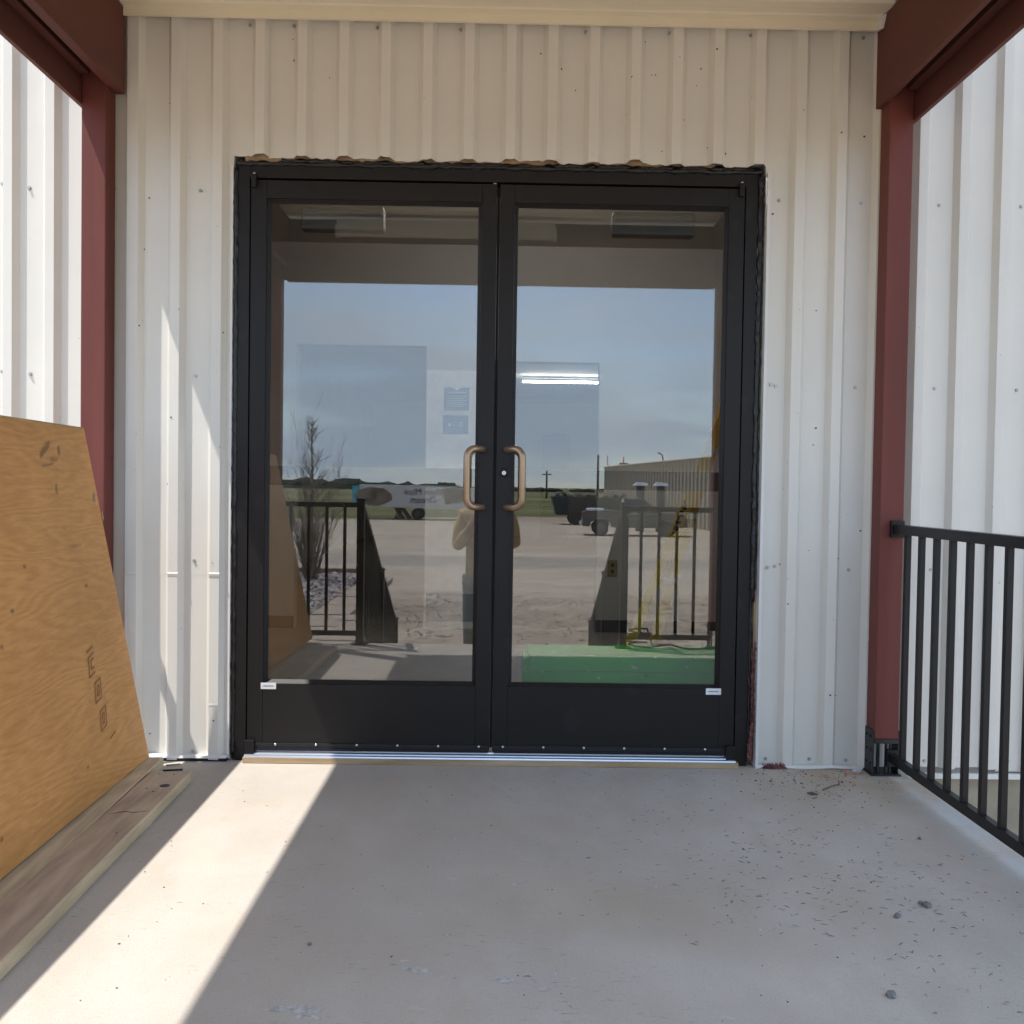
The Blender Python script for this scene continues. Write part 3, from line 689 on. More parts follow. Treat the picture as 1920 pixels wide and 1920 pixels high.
# ================================================================== RAILINGS
pk = {}
def picket_mesh(h):
    k = round(h, 3)
    if k not in pk:
        bm = bmesh.new(); box(bm, -.0095, .0095, -.0095, .0095, 0, h); pk[k] = meshdata('picket', bm, blackrail, bevel=.001)
    return pk[k]
def rail_run(label, a, b, drop=0, n0=None, start=None, group='black porch railings', posts_=()):
    """a, b: plan ends; drop: fall in height from a to b"""
    a = Vector((*a, 0)); b = Vector((*b, 0)); d = b-a; Ln = d.length; u = d/Ln; nrm = Vector((-u.y, u.x, 0))
    t = thing('railing', label, 'railing', (0,0,0), group)
    def bar(name, z0, z1, hw):
        bm = bmesh.new(); P = []
        for zz in (z0, z1):
            for (q, s) in ((a,-1),(b,-1),(b,1),(a,1)):
                p = q + nrm*hw*s; P.append((p.x, p.y, zz - (drop if q is b else 0)))
        hexa(bm, P); return obj(name, bm, blackrail, t, bevel=.0015)
    bar('top_rail', .886, .919, .019); bar('bottom_rail', .056, .088, .0125)
    st = start if start is not None else .11/2
    s = st
    while s < Ln-.03:
        p = a+u*s; zz = -drop*s/Ln
        link('picket', picket_mesh(.800), t, loc=(p.x, p.y, .0875+zz))
        s += .1155
    for (q, top, base) in posts_:
        bm = bmesh.new(); box(bm, q[0]-.024, q[0]+.024, q[1]-.024, q[1]+.024, base, top-.02); obj('newel_post', bm, blackrail, t, bevel=.001)
        bm = bmesh.new(); box(bm, q[0]-.030, q[0]+.030, q[1]-.030, q[1]+.030, top-.02, top-.006); 
        hexa(bm, [(q[0]-.026,q[1]-.026,top-.0055),(q[0]+.026,q[1]-.026,top-.0055),(q[0]+.026,q[1]+.026,top-.0055),(q[0]-.026,q[1]+.026,top-.0055),(q[0]-.006,q[1]-.006,top+.006),(q[0]+.006,q[1]-.006,top+.006),(q[0]+.006,q[1]+.006,top+.006),(q[0]-.006,q[1]+.006,top+.006)])
        obj('post_cap', bm, blackrail, t)
        bx('base_plate', blackrail, t, q[0]-.05, q[0]+.05, q[1]-.05, q[1]+.05, base, base+.01)
    return t
rr_ = rail_run('black picket railing along the right edge of the porch', (1.46,-.1095), (1.46,-2.645), start=.105)
bx('rail_bracket', blackrail, rr_, 1.436, 1.484, -.128, -.1095, .872, .933, bevel=.002)
bx('rail_bracket', blackrail, rr_, 1.438, 1.482, -.133, -.1095, .040, .100, bevel=.002)
rail_run('black picket railing behind the leaning plywood on the left edge of the porch', (-1.46,-.1095), (-1.46,-2.645), start=.105)
NL, NR = -.875, .83; NY = -2.655
rail_run('black front railing left of the steps, seen mirrored in the left door', (-1.40,NY), (NL-.024,NY), start=.075, posts_=[((NL,NY),.95,0)])
rail_run('black front railing right of the steps, seen mirrored in the right door', (NR+.024,NY), (1.40,NY), start=.085, posts_=[((NR,NY),.95,0)])
DR = .5*1.05
for xx, side in ((NL,'left'), (NR,'right')):
    t = rail_run('black sloping stair rail on the %s side of the steps, seen mirrored'%side, (xx,NY-.024), (xx,NY-1.09), drop=.535, start=.1, posts_=[((xx,NY-1.11),.405,-.6)])
    t = rail_run('black lower stair rail at the foot of the %s side of the steps, seen mirrored'%side, (xx,NY-1.134), (xx,NY-2.14), drop=.51, start=.1, posts_=[((xx,NY-2.16),-.11,GZ)])
    for c in t.children: c.location.z -= .545 if c.name.startswith(('picket','top_rail','bottom_rail')) else 0

# outlet plate seen on the right newel
cord = M('grey_cord', (.05,.05,.055), .5)
P = []
for k in range(60):
    a = k*.42; r = .055+.02*math.sin(k*.7); P.append((.92+r*math.cos(a)*1.3, -2.57+r*math.sin(a)*.6, .02+.0022*k*.9))
for k in range(1, 14): P.append((.98+.035*k, -2.60+.03*math.sin(k*.9), .012+.02*max(0,math.sin(k*.5))))
tag(tb('cord_coil', cord, None, P, .006, 6), 'coiled dark cord heaped by the right newel post, seen mirrored', 'cord')

# ================================================================== PLYWOOD AND LUMBER
def leaning_sheet():
    bt = Vector((-1.232, 0, .040)); tp = Vector((-1.402, 0, 1.214)); h = (tp-bt).length; ang = math.atan2(bt.x-tp.x, tp.z-bt.z)
    t = thing('plywood_sheet', 'orange brown plywood sheet leaning on the left railing', 'plywood sheet', (bt.x, -.115, bt.z))
    t.rotation_euler = (0, -ang, 0)
    bm = bmesh.new(); n = 24
    # local x = thickness outward, y = length, z = height
    def P(x, y, z): return (x + .010*math.sin(math.pi*-y/2.44)*(z/h) + .030*-y*(1-z/h), y-.165*(z/h)*(1+y/2.44), z)
    rows = []
    for i in range(n+1):
        y = -2.44*i/n; rows.append([bm.verts.new(P(xx, y, zz)) for xx, zz in ((0,0),(0,h*.5),(0,h),(-.018,h),(-.018,h*.5),(-.018,0))])
    for a, b in zip(rows, rows[1:]):
        for k in range(6):
            f = bm.faces.new((a[k], a[(k+1)%6], b[(k+1)%6], b[k])); f.material_index = 0 if k in (0,1,3,4) else 1
    f = bm.faces.new(rows[0][::-1]); f.material_index = 1; f = bm.faces.new(rows[-1]); f.material_index = 1
    obj('sheet', bm, [ply, plyedge], t)
    bx('ply_layer', stamp, t, -.0105, -.0085, -2.43, -.17, h+.0002, h+.001)
    bm = bmesh.new(); n2 = 60; q = random.Random(3); A_ = []; B_ = []
    for i in range(n2+1):
        y = -2.44*i/n2; xx = .010*math.sin(math.pi*-y/2.44)+.0008; yy = y-.165*(1+y/2.44); A_.append(bm.verts.new((xx, yy, h))); B_.append(bm.verts.new((xx, yy, h-.0075-.002*q.random())))
    for i in range(n2): bm.faces.new((A_[i], B_[i], B_[i+1], A_[i+1]))
    obj('splintered_edge', bm, plyedge, t)
    # faded stamp: outlined block letters running down the near edge, and two small grey stamps
    bm = bmesh.new()
    def stroke(pts, wd=.0055):
        for (y0, z0), (y1, z1) in zip(pts, pts[1:]):
            d = Vector((0, y1-y0, z1-z0)); L_ = d.length
            if L_ < 1e-5: continue
            d /= L_; nn = Vector((0, -d.z, d.y))*wd/2
            v = [bm.verts.new((.0009+.010*math.sin(math.pi*-y/2.44)*(z/h)+.030*-y*(1-z/h), *(Vector((0,y,z))+s*nn)[1:])) for (y, z, s) in ((y0,z0,1),(y0,z0,-1),(y1,z1,-1),(y1,z1,1))]
            bm.faces.new(v)
    y0, z0 = -.40, .42
    for (cy, cz, kind) in ((-.385,.455,'I'), (-.385,.405,'C'), (-.365,.318,'O'), (-.355,.225,'O'), (-.30,.155,'I')):
        w_, h_ = (.050, .062) if kind != 'I' else (.05, .008)
        def q(a, b): return (cy + a*w_ + b*.012, cz + b*h_ + a*.012)
        if kind == 'O': stroke([q(-.5,-.5),q(.5,-.5),q(.5,.5),q(-.5,.5),q(-.5,-.5)]); stroke([q(-.15,-.25),q(.15,-.25),q(.15,.25),q(-.15,.25),q(-.15,-.25)])
        elif kind == 'C': stroke([q(.5,-.5),q(-.5,-.5),q(-.5,.5),q(.5,.5)]); stroke([q(.4,-.2),q(-.1,-.2),q(-.1,.25),q(.4,.25)])
        else: stroke([q(-.5,0),q(.5,.2)])
    obj('block_stamp', bm, stamp, t)
    bm = bmesh.new()
    for k in range(6): stroke([(-.53+.013*k, 1.068+.007*k), (-.522+.013*k, 1.092+.007*k)], .006); stroke([(-.465+.009*k,1.062),(-.46+.009*k,1.078)],.003)
    stroke([(-.53,1.045),(-.45,1.055)], .005)
    for k in range(6): stroke([(-.42+.016*k, h-.40), (-.415+.016*k, h-.39)], .004); stroke([(-.40+.012*k, h-.44-.004*k), (-.395+.012*k, h-.44-.004*k)], .004)
    tag(obj('grey_stamp', bm, stampg, t), kind='stuff')
    bm = bmesh.new()
    for (y, z) in ((-.392,1.10),(-.449,.974),(-.165,.945),(-.12,.88)):
        v = [bm.verts.new((.0011+.010*math.sin(math.pi*-y/2.44)*(z/h)+.030*-y*(1-z/h), y+a, z+b)) for a, b in ((0,-.02),(.007,-.004),(.004,.018),(-.004,.012),(-.006,-.006))]; bm.faces.new(v)
    obj('patch', bm, raw, t)
leaning_sheet()
def lumber(name, label, cat, m, x0, x1, y0, y1, z0, z1, skew=0., bow=0., group=None, hole=None):
    L_ = y0-y1; t = thing(name, label, cat, ((x0+x1)/2, y0, z0), group); t.rotation_euler = (0,0,math.atan(skew))
    bm = bmesh.new(); n = 14; hw = (x1-x0)/2; rows = []; q = random.Random(len(label)); hh = z1-z0; c = .005
    for i in range(n+1):
        y = -L_*i/n; b = bow*math.sin(math.pi*i/n)
        j = lambda: q.uniform(-.0012,.0012)
        rows.append([bm.verts.new((xx+j(), y, zz+b+(j() if zz > 0 else 0))) for xx, zz in ((-hw,0),(hw-c*.3,0),(hw,c),(hw,hh-c),(hw-c,hh),(-hw+c,hh),(-hw,hh-c))])
    for a, b in zip(rows, rows[1:]):
        for k in range(7): bm.faces.new((a[k], a[(k+1)%7], b[(k+1)%7], b[k]))
    bm.faces.new(rows[0][::-1]); bm.faces.new(rows[-1])
    bm.faces.ensure_lookup_table()
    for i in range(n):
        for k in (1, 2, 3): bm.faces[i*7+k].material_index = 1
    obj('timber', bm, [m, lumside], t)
    if hole:
        bm = bmesh.new(); tube(bm, [(hole[0],hole[1],hh+.0004),(hole[0],hole[1],hh+.0011)], .016, 14); obj('bored_hole', bm, rubber, t)
        for yc, wd_ in ((-.42,.07),(-1.34,.05)):
            bm = bmesh.new(); tube(bm, [(-.05,yc-.02,hh+.0004),(-.01,yc+.004,hh+.0006),(.02,yc-.006,hh+.0005),(wd_-.012,yc+.012,hh+.0004)], [.0003,.0008,.0007,.0003], 5); obj('split', bm, rubber, t)
        bm = bmesh.new()
        for (a, b) in ((-.03,-.03),(.02,-.035),(-.02,-.19),(0.01,-.22),(.03,-.60)): tube(bm, [(a,b,hh+.0004),(a,b,hh+.001)], .0035, 6)
        obj('nail_mark', bm, rubber, t)
    return t
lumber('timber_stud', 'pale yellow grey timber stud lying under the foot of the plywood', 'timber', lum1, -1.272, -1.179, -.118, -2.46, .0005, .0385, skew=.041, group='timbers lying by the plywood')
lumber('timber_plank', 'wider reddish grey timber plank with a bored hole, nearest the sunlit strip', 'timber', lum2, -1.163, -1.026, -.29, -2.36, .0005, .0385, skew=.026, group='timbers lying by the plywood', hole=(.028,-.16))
tag(tb('wood_sliver', raw, None, [(-1.178,-.095,.004),(-1.13,-.083,.006)], .003, 5), 'small pale wood sliver by the far end of the stud', 'debris')
tag(tb('metal_rod', blackal, None, [(-1.165,-.165,.005),(-1.10,-.150,.005)], .0035, 6), 'short dark rod lying between the stud and the wall', 'debris')

# ================================================================== FLOOR DEBRIS
bm = bmesh.new()
def needle(x, y, L_, a):
    d = Vector((math.cos(a), math.sin(a), 0))*L_/2; c = Vector((x, y, .0012)); w_ = Vector((-d.y, d.x, 0)).normalized()*.0006
    b2 = c + Vector((rnd.uniform(-.003,.003), rnd.uniform(-.003,.003), .001))
    v = [bm.verts.new(p) for p in (c-d-w_, b2-w_, c+d-w_, c+d+w_, b2+w_+Vector((0,0,.001)), c-d+w_)]
    bm.faces.new(v)
for k in range(330):
    g = rnd.random()
    if g < .45: x, y = rnd.gauss(.88,.22), rnd.gauss(-1.10,.20)
    elif g < .75: x, y = rnd.gauss(.75,.33), rnd.gauss(-.75,.3)
    elif g < .9: x, y = rnd.gauss(1.05,.18), rnd.gauss(-1.35,.2)
    else: x, y = rnd.uniform(-.3,1.4), rnd.uniform(-1.9,-.15)
    if -1 < x < 1.42 and -2.5 < y < -.06: needle(x, y, rnd.uniform(.007,.022), rnd.gauss(-.15,.7))
tag(obj('pine_needles', bm, M('needle_litter', (.28,.24,.195), .9)), kind='stuff', label='thin dry needles scattered over the concrete', cat='litter')
bm = bmesh.new()
for k in range(300):
    x, y = rnd.gauss(1.18,.13), -.05-abs(rnd.gauss(0,.17))
    if rnd.random() < .25: x, y = rnd.uniform(.6,1.42), rnd.uniform(-1.3,-.05)
    if x < 1.45: stone(bm, (x, y, .0015), rnd.uniform(.0010,.0034)*(.6+.8*rnd.random()), .5, k)
for k in range(160): stone(bm, (rnd.uniform(-.95,1.4), rnd.uniform(-2.3,-.06), .001), rnd.uniform(.001,.003), .5, k+900)
tag(obj('gravel_crumbs', bm, M('crumb', (.33,.275,.215), .9, scale=60, amt=.5)), kind='stuff', label='dirt crumbs drifted along the foot of the right wall', cat='litter')
bm = bmesh.new()
for k in range(90): stone(bm, (rnd.uniform(-.95,1.42), rnd.uniform(-2.2,-.06), .001), rnd.uniform(.001,.0028), .6, k+4000)
tag(obj('plaster_crumbs', bm, M('white_crumb', (.72,.70,.66), .9)), kind='stuff', label='tiny pale crumbs on the concrete', cat='litter')
pebm = M('grey_pebble', (.29,.285,.28), .85, scale=50, amt=.3)
for (px, py, r, lab) in ((1.105,-1.238,.013,'lumpy grey pebble by the railing, largest of the loose stones'), (1.005,-1.30,.010,'small broken grey pebble left of the lumpy one'),
                         (.84,-1.675,.012,'smooth pale pebble nearest the camera'), (1.29,-.76,.007,'small brown pebble halfway along the railing'), (-.39,-1.475,.006,'tiny dark pebble at the shadow edge')):
    bm = bmesh.new(); stone(bm, (0,0,r*.4), r, .7, int(px*1000)%97); 
    if r > .0125 and px > 1: stone(bm, (-.010,.014,r*.3), r*.6, .7, 5)
    tag(obj('pebble', bm, pebm, loc=(px, py, 0)), lab, 'pebble', 'loose pebbles on the porch')
tag(tb('twig', M('twig_bark', (.16,.12,.09), .9), None, [(1.15,-.30,.004),(1.19,-.27,.008),(1.225,-.25,.010),(1.235,-.215,.012)], .0022, 5), 'thin bent twig in the dirt by the right wall', 'twig')
tag(tb('dead_leaf', M('leaf_brown', (.14,.11,.08), .9), None, [(1.085,-.335,.004),(1.10,-.345,.006),(1.118,-.352,.004)], [.002,.006,.002], 6), 'curled brown leaf near the twig', 'leaf')
bm = bmesh.new()
for k in range(5): stone(bm, (rnd.uniform(-.008,.008), rnd.uniform(-.005,.005), .003), .003, .6, k+70)
tag(obj('green_scrap', bm, M('green_bit', (.04,.22,.08), .6), loc=(1.095,-.385,0)), 'small crumpled green scrap in the dirt', 'scrap')
t = thing('foil_scrap', 'crumpled silver and orange scrap at the foot of the right post', 'scrap', (1.335,-.085,0))
obj('silver_piece', fluff([(.0,0,.010),(.028,.0,.010)], .010, 21, 7), M('foil', (.6,.62,.68), .35, metal=.5), t); obj('orange_piece', fluff([(-.03,-.012,.006),(.01,-.014,.005)], .009, 22, 6), M('orange_film', (.55,.25,.16), .6), t)

# ================================================================== BEYOND THE PORCH (seen in the glass)
# rock bed with kerb blocks and paving slabs
bm = bmesh.new(); box(bm, -8, -2.92, -18.8, -9.0, GZ-.05, GZ+.03)
rockm = M('river_rock', (.58,.48,.43), .85, scale=12, amt=.5, col2=(.09,.072,.075), detail=0)
struct('rock_bed', bm, M('bed_soil', (.10,.08,.07), .95))
bm = bmesh.new()
for k in range(5200):
    x, y = rnd.uniform(-5.9,-2.95), rnd.uniform(-18.6,-9.2)
    stone(bm, (x, y, GZ+.05), rnd.uniform(.05,.10), .8, k)
tag(obj('river_rocks', bm, rockm), 'purple grey rocks filling the bed by the paving', 'rocks', kind='stuff')
bm = bmesh.new(); q = random.Random(77)
for k in range(7000):
    x, y = q.uniform(-2.2,5.2), -5.2-10.5*q.random()**1.3
    if noise.noise(Vector((x*1.3, y*1.1, 4))) < -.25+.5*q.random(): continue
    stone(bm, (x, y, GZ+.02), q.uniform(.006,.020)*(1.2 if y > -9 else 1), .6, k)
tag(obj('dirt_clods', bm, M('dry_clod', (.47,.38,.29), .95, scale=3, amt=.5, col2=(.27,.21,.155), detail=1)), 'dry clods strewn over the churned dirt in front of the steps', 'dirt clods', kind='stuff')
pavm = M('tan_paver', (.47,.36,.27), .85, scale=4, amt=.12)
pd = None
for k in range(15):
    for j in range(2 if k < 5 else 1):
        if pd is None:
            bm = bmesh.new(); box(bm, 0, .60, 0, .60, 0, .07); pd = meshdata('paving_slab', bm, pavm, bevel=.01)
        o = link('paving_slab', pd, None, loc=(-2.90+.5*j if j else -2.90, -9.0-.63*k, GZ+.005+rnd.uniform(0,.018)), rot=(rnd.uniform(-.008,.008), rnd.uniform(-.008,.008), rnd.uniform(-.012,.012)))
        tag(o, 'tan paving slab in the path beside the rock bed, seen mirrored', 'paving slab', 'paving slabs of the path')
bd = None
for k in range(9):
    if bd is None:
        bm = bmesh.new(); box(bm, 0, .40, 0, .2, 0, .18); bd = meshdata('kerb_block', bm, M('tan_block', (.42,.30,.22), .85, scale=5, amt=.2), bevel=.015)
    tag(link('kerb_block', bd, None, loc=(-6.6+.42*k, -19.0+rnd.uniform(-.02,.02), GZ)), 'tan edging block, %s from the left along the far side of the rock bed' % ('first','second','third','fourth','fifth','sixth','seventh','eighth','ninth')[8-k], 'edging block', 'edging blocks of the rock bed')
# bare shrub
def shrub():
    t = thing('bare_tree', 'tall bare multi stem tree in the rock bed, seen mirrored in the left door', 'tree', (-3.95,-17.0,GZ))
    q = random.Random(5); bmT = bmesh.new(); bmB = bmesh.new()
    def branch(bm, p, d, L_, r, depth):
        pts = [p]; rr = [r]; dd = d.copy()
        for i in range(4):
            dd = (dd + Vector((q.gauss(0,.12), q.gauss(0,.12), q.uniform(-.02,.10)))).normalized(); p = p+dd*L_/4; pts.append(p); rr.append(r*(1-.2*(i+1)))
        tube(bm, pts, rr, 5 if depth < 2 else 3, cap=False)
        if depth < 3:
            for k in range(5 if depth else 9):
                i = q.randint(1, 4); a = q.uniform(0, 6.28); tilt = q.uniform(.35,.8)
                side = Vector((math.cos(a), math.sin(a), 0)); nd = (dd*math.cos(tilt)+side*math.sin(tilt)+Vector((0,0,.25))).normalized()
                branch(bmB, pts[i], nd, L_*q.uniform(.35,.6), max(.004, rr[i]*.5), depth+1)
    for k in range(7):
        a = q.uniform(0, 6.28); sp = q.uniform(.03,.28) if k else .0
        branch(bmT, Vector((.12*math.cos(a), .12*math.sin(a), 0)), Vector((sp*math.cos(a), sp*math.sin(a), 1)).normalized(), q.uniform(1.5,2.3) if k else 3.1, .05 if k else .065, 0)
    for k in range(240):   # dense low twigs
        a = q.uniform(0, 6.28); rr0 = q.uniform(.05,.3); z = q.uniform(.05,1.2); p = Vector((rr0*math.cos(a), rr0*math.sin(a), z))
        d = Vector((math.cos(a)*.35, math.sin(a)*.35, 1)).normalized(); tube(bmB, [p, p+d*.25+Vector((q.gauss(0,.04),q.gauss(0,.04),0)), p+d*.55], [.010,.007,.003], 3, cap=False)
    for b_ in (bmT, bmB):
        for v in b_.verts: v.co = Vector((v.co.x*.60, v.co.y*.60, v.co.z*.82))
    tube(bmT, [(.02,0,0),(.0,.02,1.0),(.03,.0,2.0),(.0,.0,3.0),(.01,0,3.5)], [.05,.04,.026,.012,.004], 6, cap=False)
    for k in range(110):   # short rising side twigs give the leader its cone
        z = q.uniform(.7,3.35); L_ = (3.75-z)*q.uniform(.16,.34); a = q.uniform(0,6.28); d = Vector((math.cos(a)*.75, math.sin(a)*.75, .75)); p = Vector((.015,.005,z))
        tube(bmB, [p, p+d*L_*.5+Vector((q.gauss(0,.02),q.gauss(0,.02),0)), p+d*L_+Vector((0,0,.04))], [.008,.006,.003], 3, cap=False)
        p2 = p+d*L_*.5; tube(bmB, [p2, p2+Vector((q.gauss(0,.1),q.gauss(0,.1),.16))], [.007,.003], 3, cap=False)
    bark = M('grey_bark', (.26,.21,.16), .9); obj('trunk', bmT, bark, t); obj('twigs', bmB, bark, t)
shrub()
# treeline on the horizon
folm = M('far_foliage', (.035,.055,.02), .9, scale=.1, amt=.4)
bm = bmesh.new(); q = random.Random(11)
for k in range(420):
    x = q.uniform(-420, 420); den = 1 if x < -20 else .45
    h = q.uniform(1.0, 3.0)*den*(1.4 if -160 < x < -60 else 1); yy = -430-q.uniform(0,60)
    def tf(v):
        d = 1+.5*noise.noise(v*1.7+Vector((k,0,0))); return (x+v.x*h*2.2*d, yy+v.y*h*d, GZ+.6+v.z*h*d)
    ico(bm, tf, 2)
tag(obj('treeline', bm, folm), 'dark low treeline along the horizon', 'trees', kind='stuff')
# mural trailer with lettering
t = thing('mural_trailer', 'long white trailer lettered When Mice Dream with a turquoise end', 'trailer', (-5.2,-57.5,0))
twh = M('trailer_white', (.62,.61,.60), .6, scale=.8, amt=.12); teal = M('turquoise_paint', (.06,.42,.50), .5); bro = M('mural_brown', (.27,.21,.15), .7, scale=2, amt=.35)
prismpts = [(-3.35,-.28),(3.1,-.42),(3.55,-.34),(4.1,.55),(4.1,1.0),(-3.35,1.05)]
bm = bmesh.new(); prism(bm, prismpts, 'y', -1.2, 1.2); obj('body', bm, twh, t, bevel=.03)
bx('end_panel', teal, t, -3.80, -3.36, -1.21, 1.21, -.16, .95)
bm = bmesh.new(); prism(bm, [(-2.5+1.12*math.cos(a*.35)*(1+.08*math.sin(a*3)), .32+.56*math.sin(a*.35)*(1+.06*math.cos(a*2.3))) for a in range(18)], 'y', 1.205, 1.225); obj('mural_shape', bm, bro, t)
bm = bmesh.new(); prism(bm, [(1.9,-.1),(2.9,.05),(3.4,.7),(3.0,.95),(1.8,.9),(1.75,.4)], 'y', 1.205, 1.225); obj('mural_shape', bm, bro, t)
bm = bmesh.new()
for a, b in (((-.9,-.36),(-1.25,-1.07)), ((-.9,-.36),(-.35,-1.07)), ((-1.25,-.36),(-.8,-1.07))): tube(bm, [(a[0],.6,a[1]),(b[0],.6,b[1])], .09, 6); tube(bm, [(a[0],-.6,a[1]),(b[0],-.6,b[1])], .09, 6)
obj('support_leg', bm, bro, t)
for xx in (.15,):
    for yy in (-1.05, .75):
        bm = bmesh.new(); tube(bm, [(xx,yy,-.72),(xx,yy+.3,-.72)], .35, 18); w1 = obj('wheel', bm, rubber, t)
        bm = bmesh.new(); tube(bm, [(xx,yy-.01,-.72),(xx,yy+.31,-.72)], .17, 12); obj('hub', bm, M('dark_hub', (.06,.06,.06), .5) if yy < 0 else bpy.data.materials['dark_hub'], w1)
inkm = M('mural_ink', (.03,.035,.05), .6)
for txt, cx_, cz_ in (('When Mice', .72, .46), ('Dream.', .50, -.02)):
    cu = bpy.data.curves.new('tmp', 'FONT'); cu.body = txt; cu.size = .55; cu.align_x = 'CENTER'; cu.extrude = .008; cu.shear = .15; cu.space_character = 1.02
    to = bpy.data.objects.new('tmp', cu); C.objects.link(to); dg = bpy.context.evaluated_depsgraph_get(); me = bpy.data.meshes.new_from_object(to.evaluated_get(dg)); bpy.data.objects.remove(to)
    me.materials.clear(); me.materials.append(inkm); me.name = 'lettering'
    link('lettering', me, t, loc=(cx_, 1.222, cz_), rot=(R(90), 0, R(180)))
# warehouse
wh = thing('warehouse', 'long tan ribbed metal warehouse across the lot, seen mirrored in the right door', 'building')
A = Vector((8.35,-75.2,0)); B = Vector((11.9,-34,0)); du = (B-A).normalized(); nn = Vector((-du.y, du.x, 0))
if nn.x > 0: nn = -nn
whm = M('warehouse_siding', (.42,.36,.27), .6, scale=.6, amt=.06)
n = 56; Ln = (B-A).length; pm = None
for k in range(n):
    s0 = k*Ln/n; s1 = (k+1)*Ln/n
    bm = bmesh.new(); pr = [(0,0),(.30,0),(.34,.09),(.46,.09),(.50,0),(Ln/n,0)]
    lo = [bm.verts.new((u_, -v_, 0)) for u_, v_ in pr]; hi = [bm.verts.new((u_, -v_, 3.77)) for u_, v_ in pr]
    for i in range(5): bm.faces.new((lo[i], lo[i+1], hi[i+1], hi[i]))
    if pm is None: pm = meshdata('wall_panel', bm, whm)
    else: bm.free()
    o = link('wall_panel', pm, wh, loc=(A+du*s0+nn*.0+Vector((0,0,GZ)))); o.rotation_euler = (0,0,math.atan2(du.y, du.x)+0)
    if Vector((math.sin(o.rotation_euler.z), -math.cos(o.rotation_euler.z),0)).dot(nn) < 0: o.scale.y = -1
bm = bmesh.new(); bk = -nn*16
hexa(bm, [A-nn*.06+Vector((0,0,GZ)), B-nn*.06+Vector((0,0,GZ)), B+bk+Vector((0,0,GZ)), A+bk+Vector((0,0,GZ)), A-nn*.06+Vector((0,0,2.7)), B-nn*.06+Vector((0,0,2.7)), B+bk+Vector((0,0,2.7)), A+bk+Vector((0,0,2.7))]); obj('shell', bm, whm, wh)
bm = bmesh.new(); e = nn*.25
hexa(bm, [A+e+Vector((0,0,2.71)), B+e+Vector((0,0,2.71)), B+bk*.5+Vector((0,0,3.6)), A+bk*.5+Vector((0,0,3.6)), A+e+Vector((0,0,2.78)), B+e+Vector((0,0,2.78)), B+bk*.5+Vector((0,0,3.68)), A+bk*.5+Vector((0,0,3.68))]) if False else box(bm, 0,.01,0,.01,0,.01)
bm.free()
bm = bmesh.new(); hexa(bm, [A+e+Vector((0,0,2.702)), B+e+Vector((0,0,2.702)), B-nn*.3+Vector((0,0,2.702)), A-nn*.3+Vector((0,0,2.702)), A+e+Vector((0,0,2.76)), B+e+Vector((0,0,2.76)), B-nn*.3+Vector((0,0,2.80)), A-nn*.3+Vector((0,0,2.80))]); obj('eave', bm, trimw, wh)
# orange booms beyond the warehouse
orm = M('orange_boom', (.55,.14,.04), .5)
t = thing('boom_lift', 'orange boom ending in a hooked jib above the warehouse roof', 'boom lift', (14.6,-84,0)); tb('boom', orm, t, [(0,0,GZ),(-.05,0,3.2),(-.22,0,4.05),(-.45,0,4.25),(-.62,0,4.2)], .07, 6); bx('base', orm, t, -.9,.9,-1.2,1.2,GZ,GZ+1.1)
t = thing('boom_lift', 'orange boom carrying a work basket above the warehouse roof', 'boom lift', (11.45,-88,0)); tb('boom', orm, t, [(0,0,GZ),(0,0,3.2),(0,0,4.0)], .06, 6); bx('basket', orm, t, -.38,.38,-.35,.35,3.05,3.42); bx('base', orm, t, -.9,.9,-1.2,1.2,GZ,GZ+1.1)
t = thing('boom_lift', 'thin orange boom at the left end of the warehouse roof', 'boom lift', (10.1,-89,0)); tb('boom', orm, t, [(.1,0,GZ),(.05,0,3),(-.10,0,4.1)], .05, 6); bx('base', orm, t, -.9,.9,-1.2,1.2,GZ,GZ+1.1)
# poles
polem = M('pole_wood', (.10,.08,.065), .9)
t = thing('utility_pole', 'near dark pole standing left of the warehouse', 'pole', (7.2,-69,GZ)); tb('mast', polem, t, [(0,0,0),(0,0,4.55)], [.10,.08], 8)
t = thing('utility_pole', 'distant power pole with a crossarm on the horizon', 'pole', (8.6,-180,GZ)); tb('mast', polem, t, [(0,0,0),(0,0,5.2)], [.2,.15], 8); bx('crossarm', polem, t, -.9,.9,-.08,.08,4.4,4.6)
# stacks with pale caps
for (x, y, lab) in ((6.95,-45.0,'left of the two grey stacks with pale caps behind the truck'), (7.95,-45.0,'right of the two grey stacks with pale caps behind the truck')):
    t = thing('capped_stack', lab, 'stack', (x,y,GZ), 'grey stacks behind the truck'); tb('shaft', M('stack_grey', (.13,.12,.10), .8) if x < 7 else bpy.data.materials['stack_grey'], t, [(0,0,0),(0,0,2.25)], .21, 12)
    bm = bmesh.new(); hexa(bm, [(-.36,-.3,2.26),(.36,-.3,2.26),(.36,.3,2.26),(-.36,.3,2.26),(-.2,-.2,2.44),(.3,-.2,2.40),(.3,.2,2.40),(-.2,.2,2.44)]); obj('cap', bm, white, t)
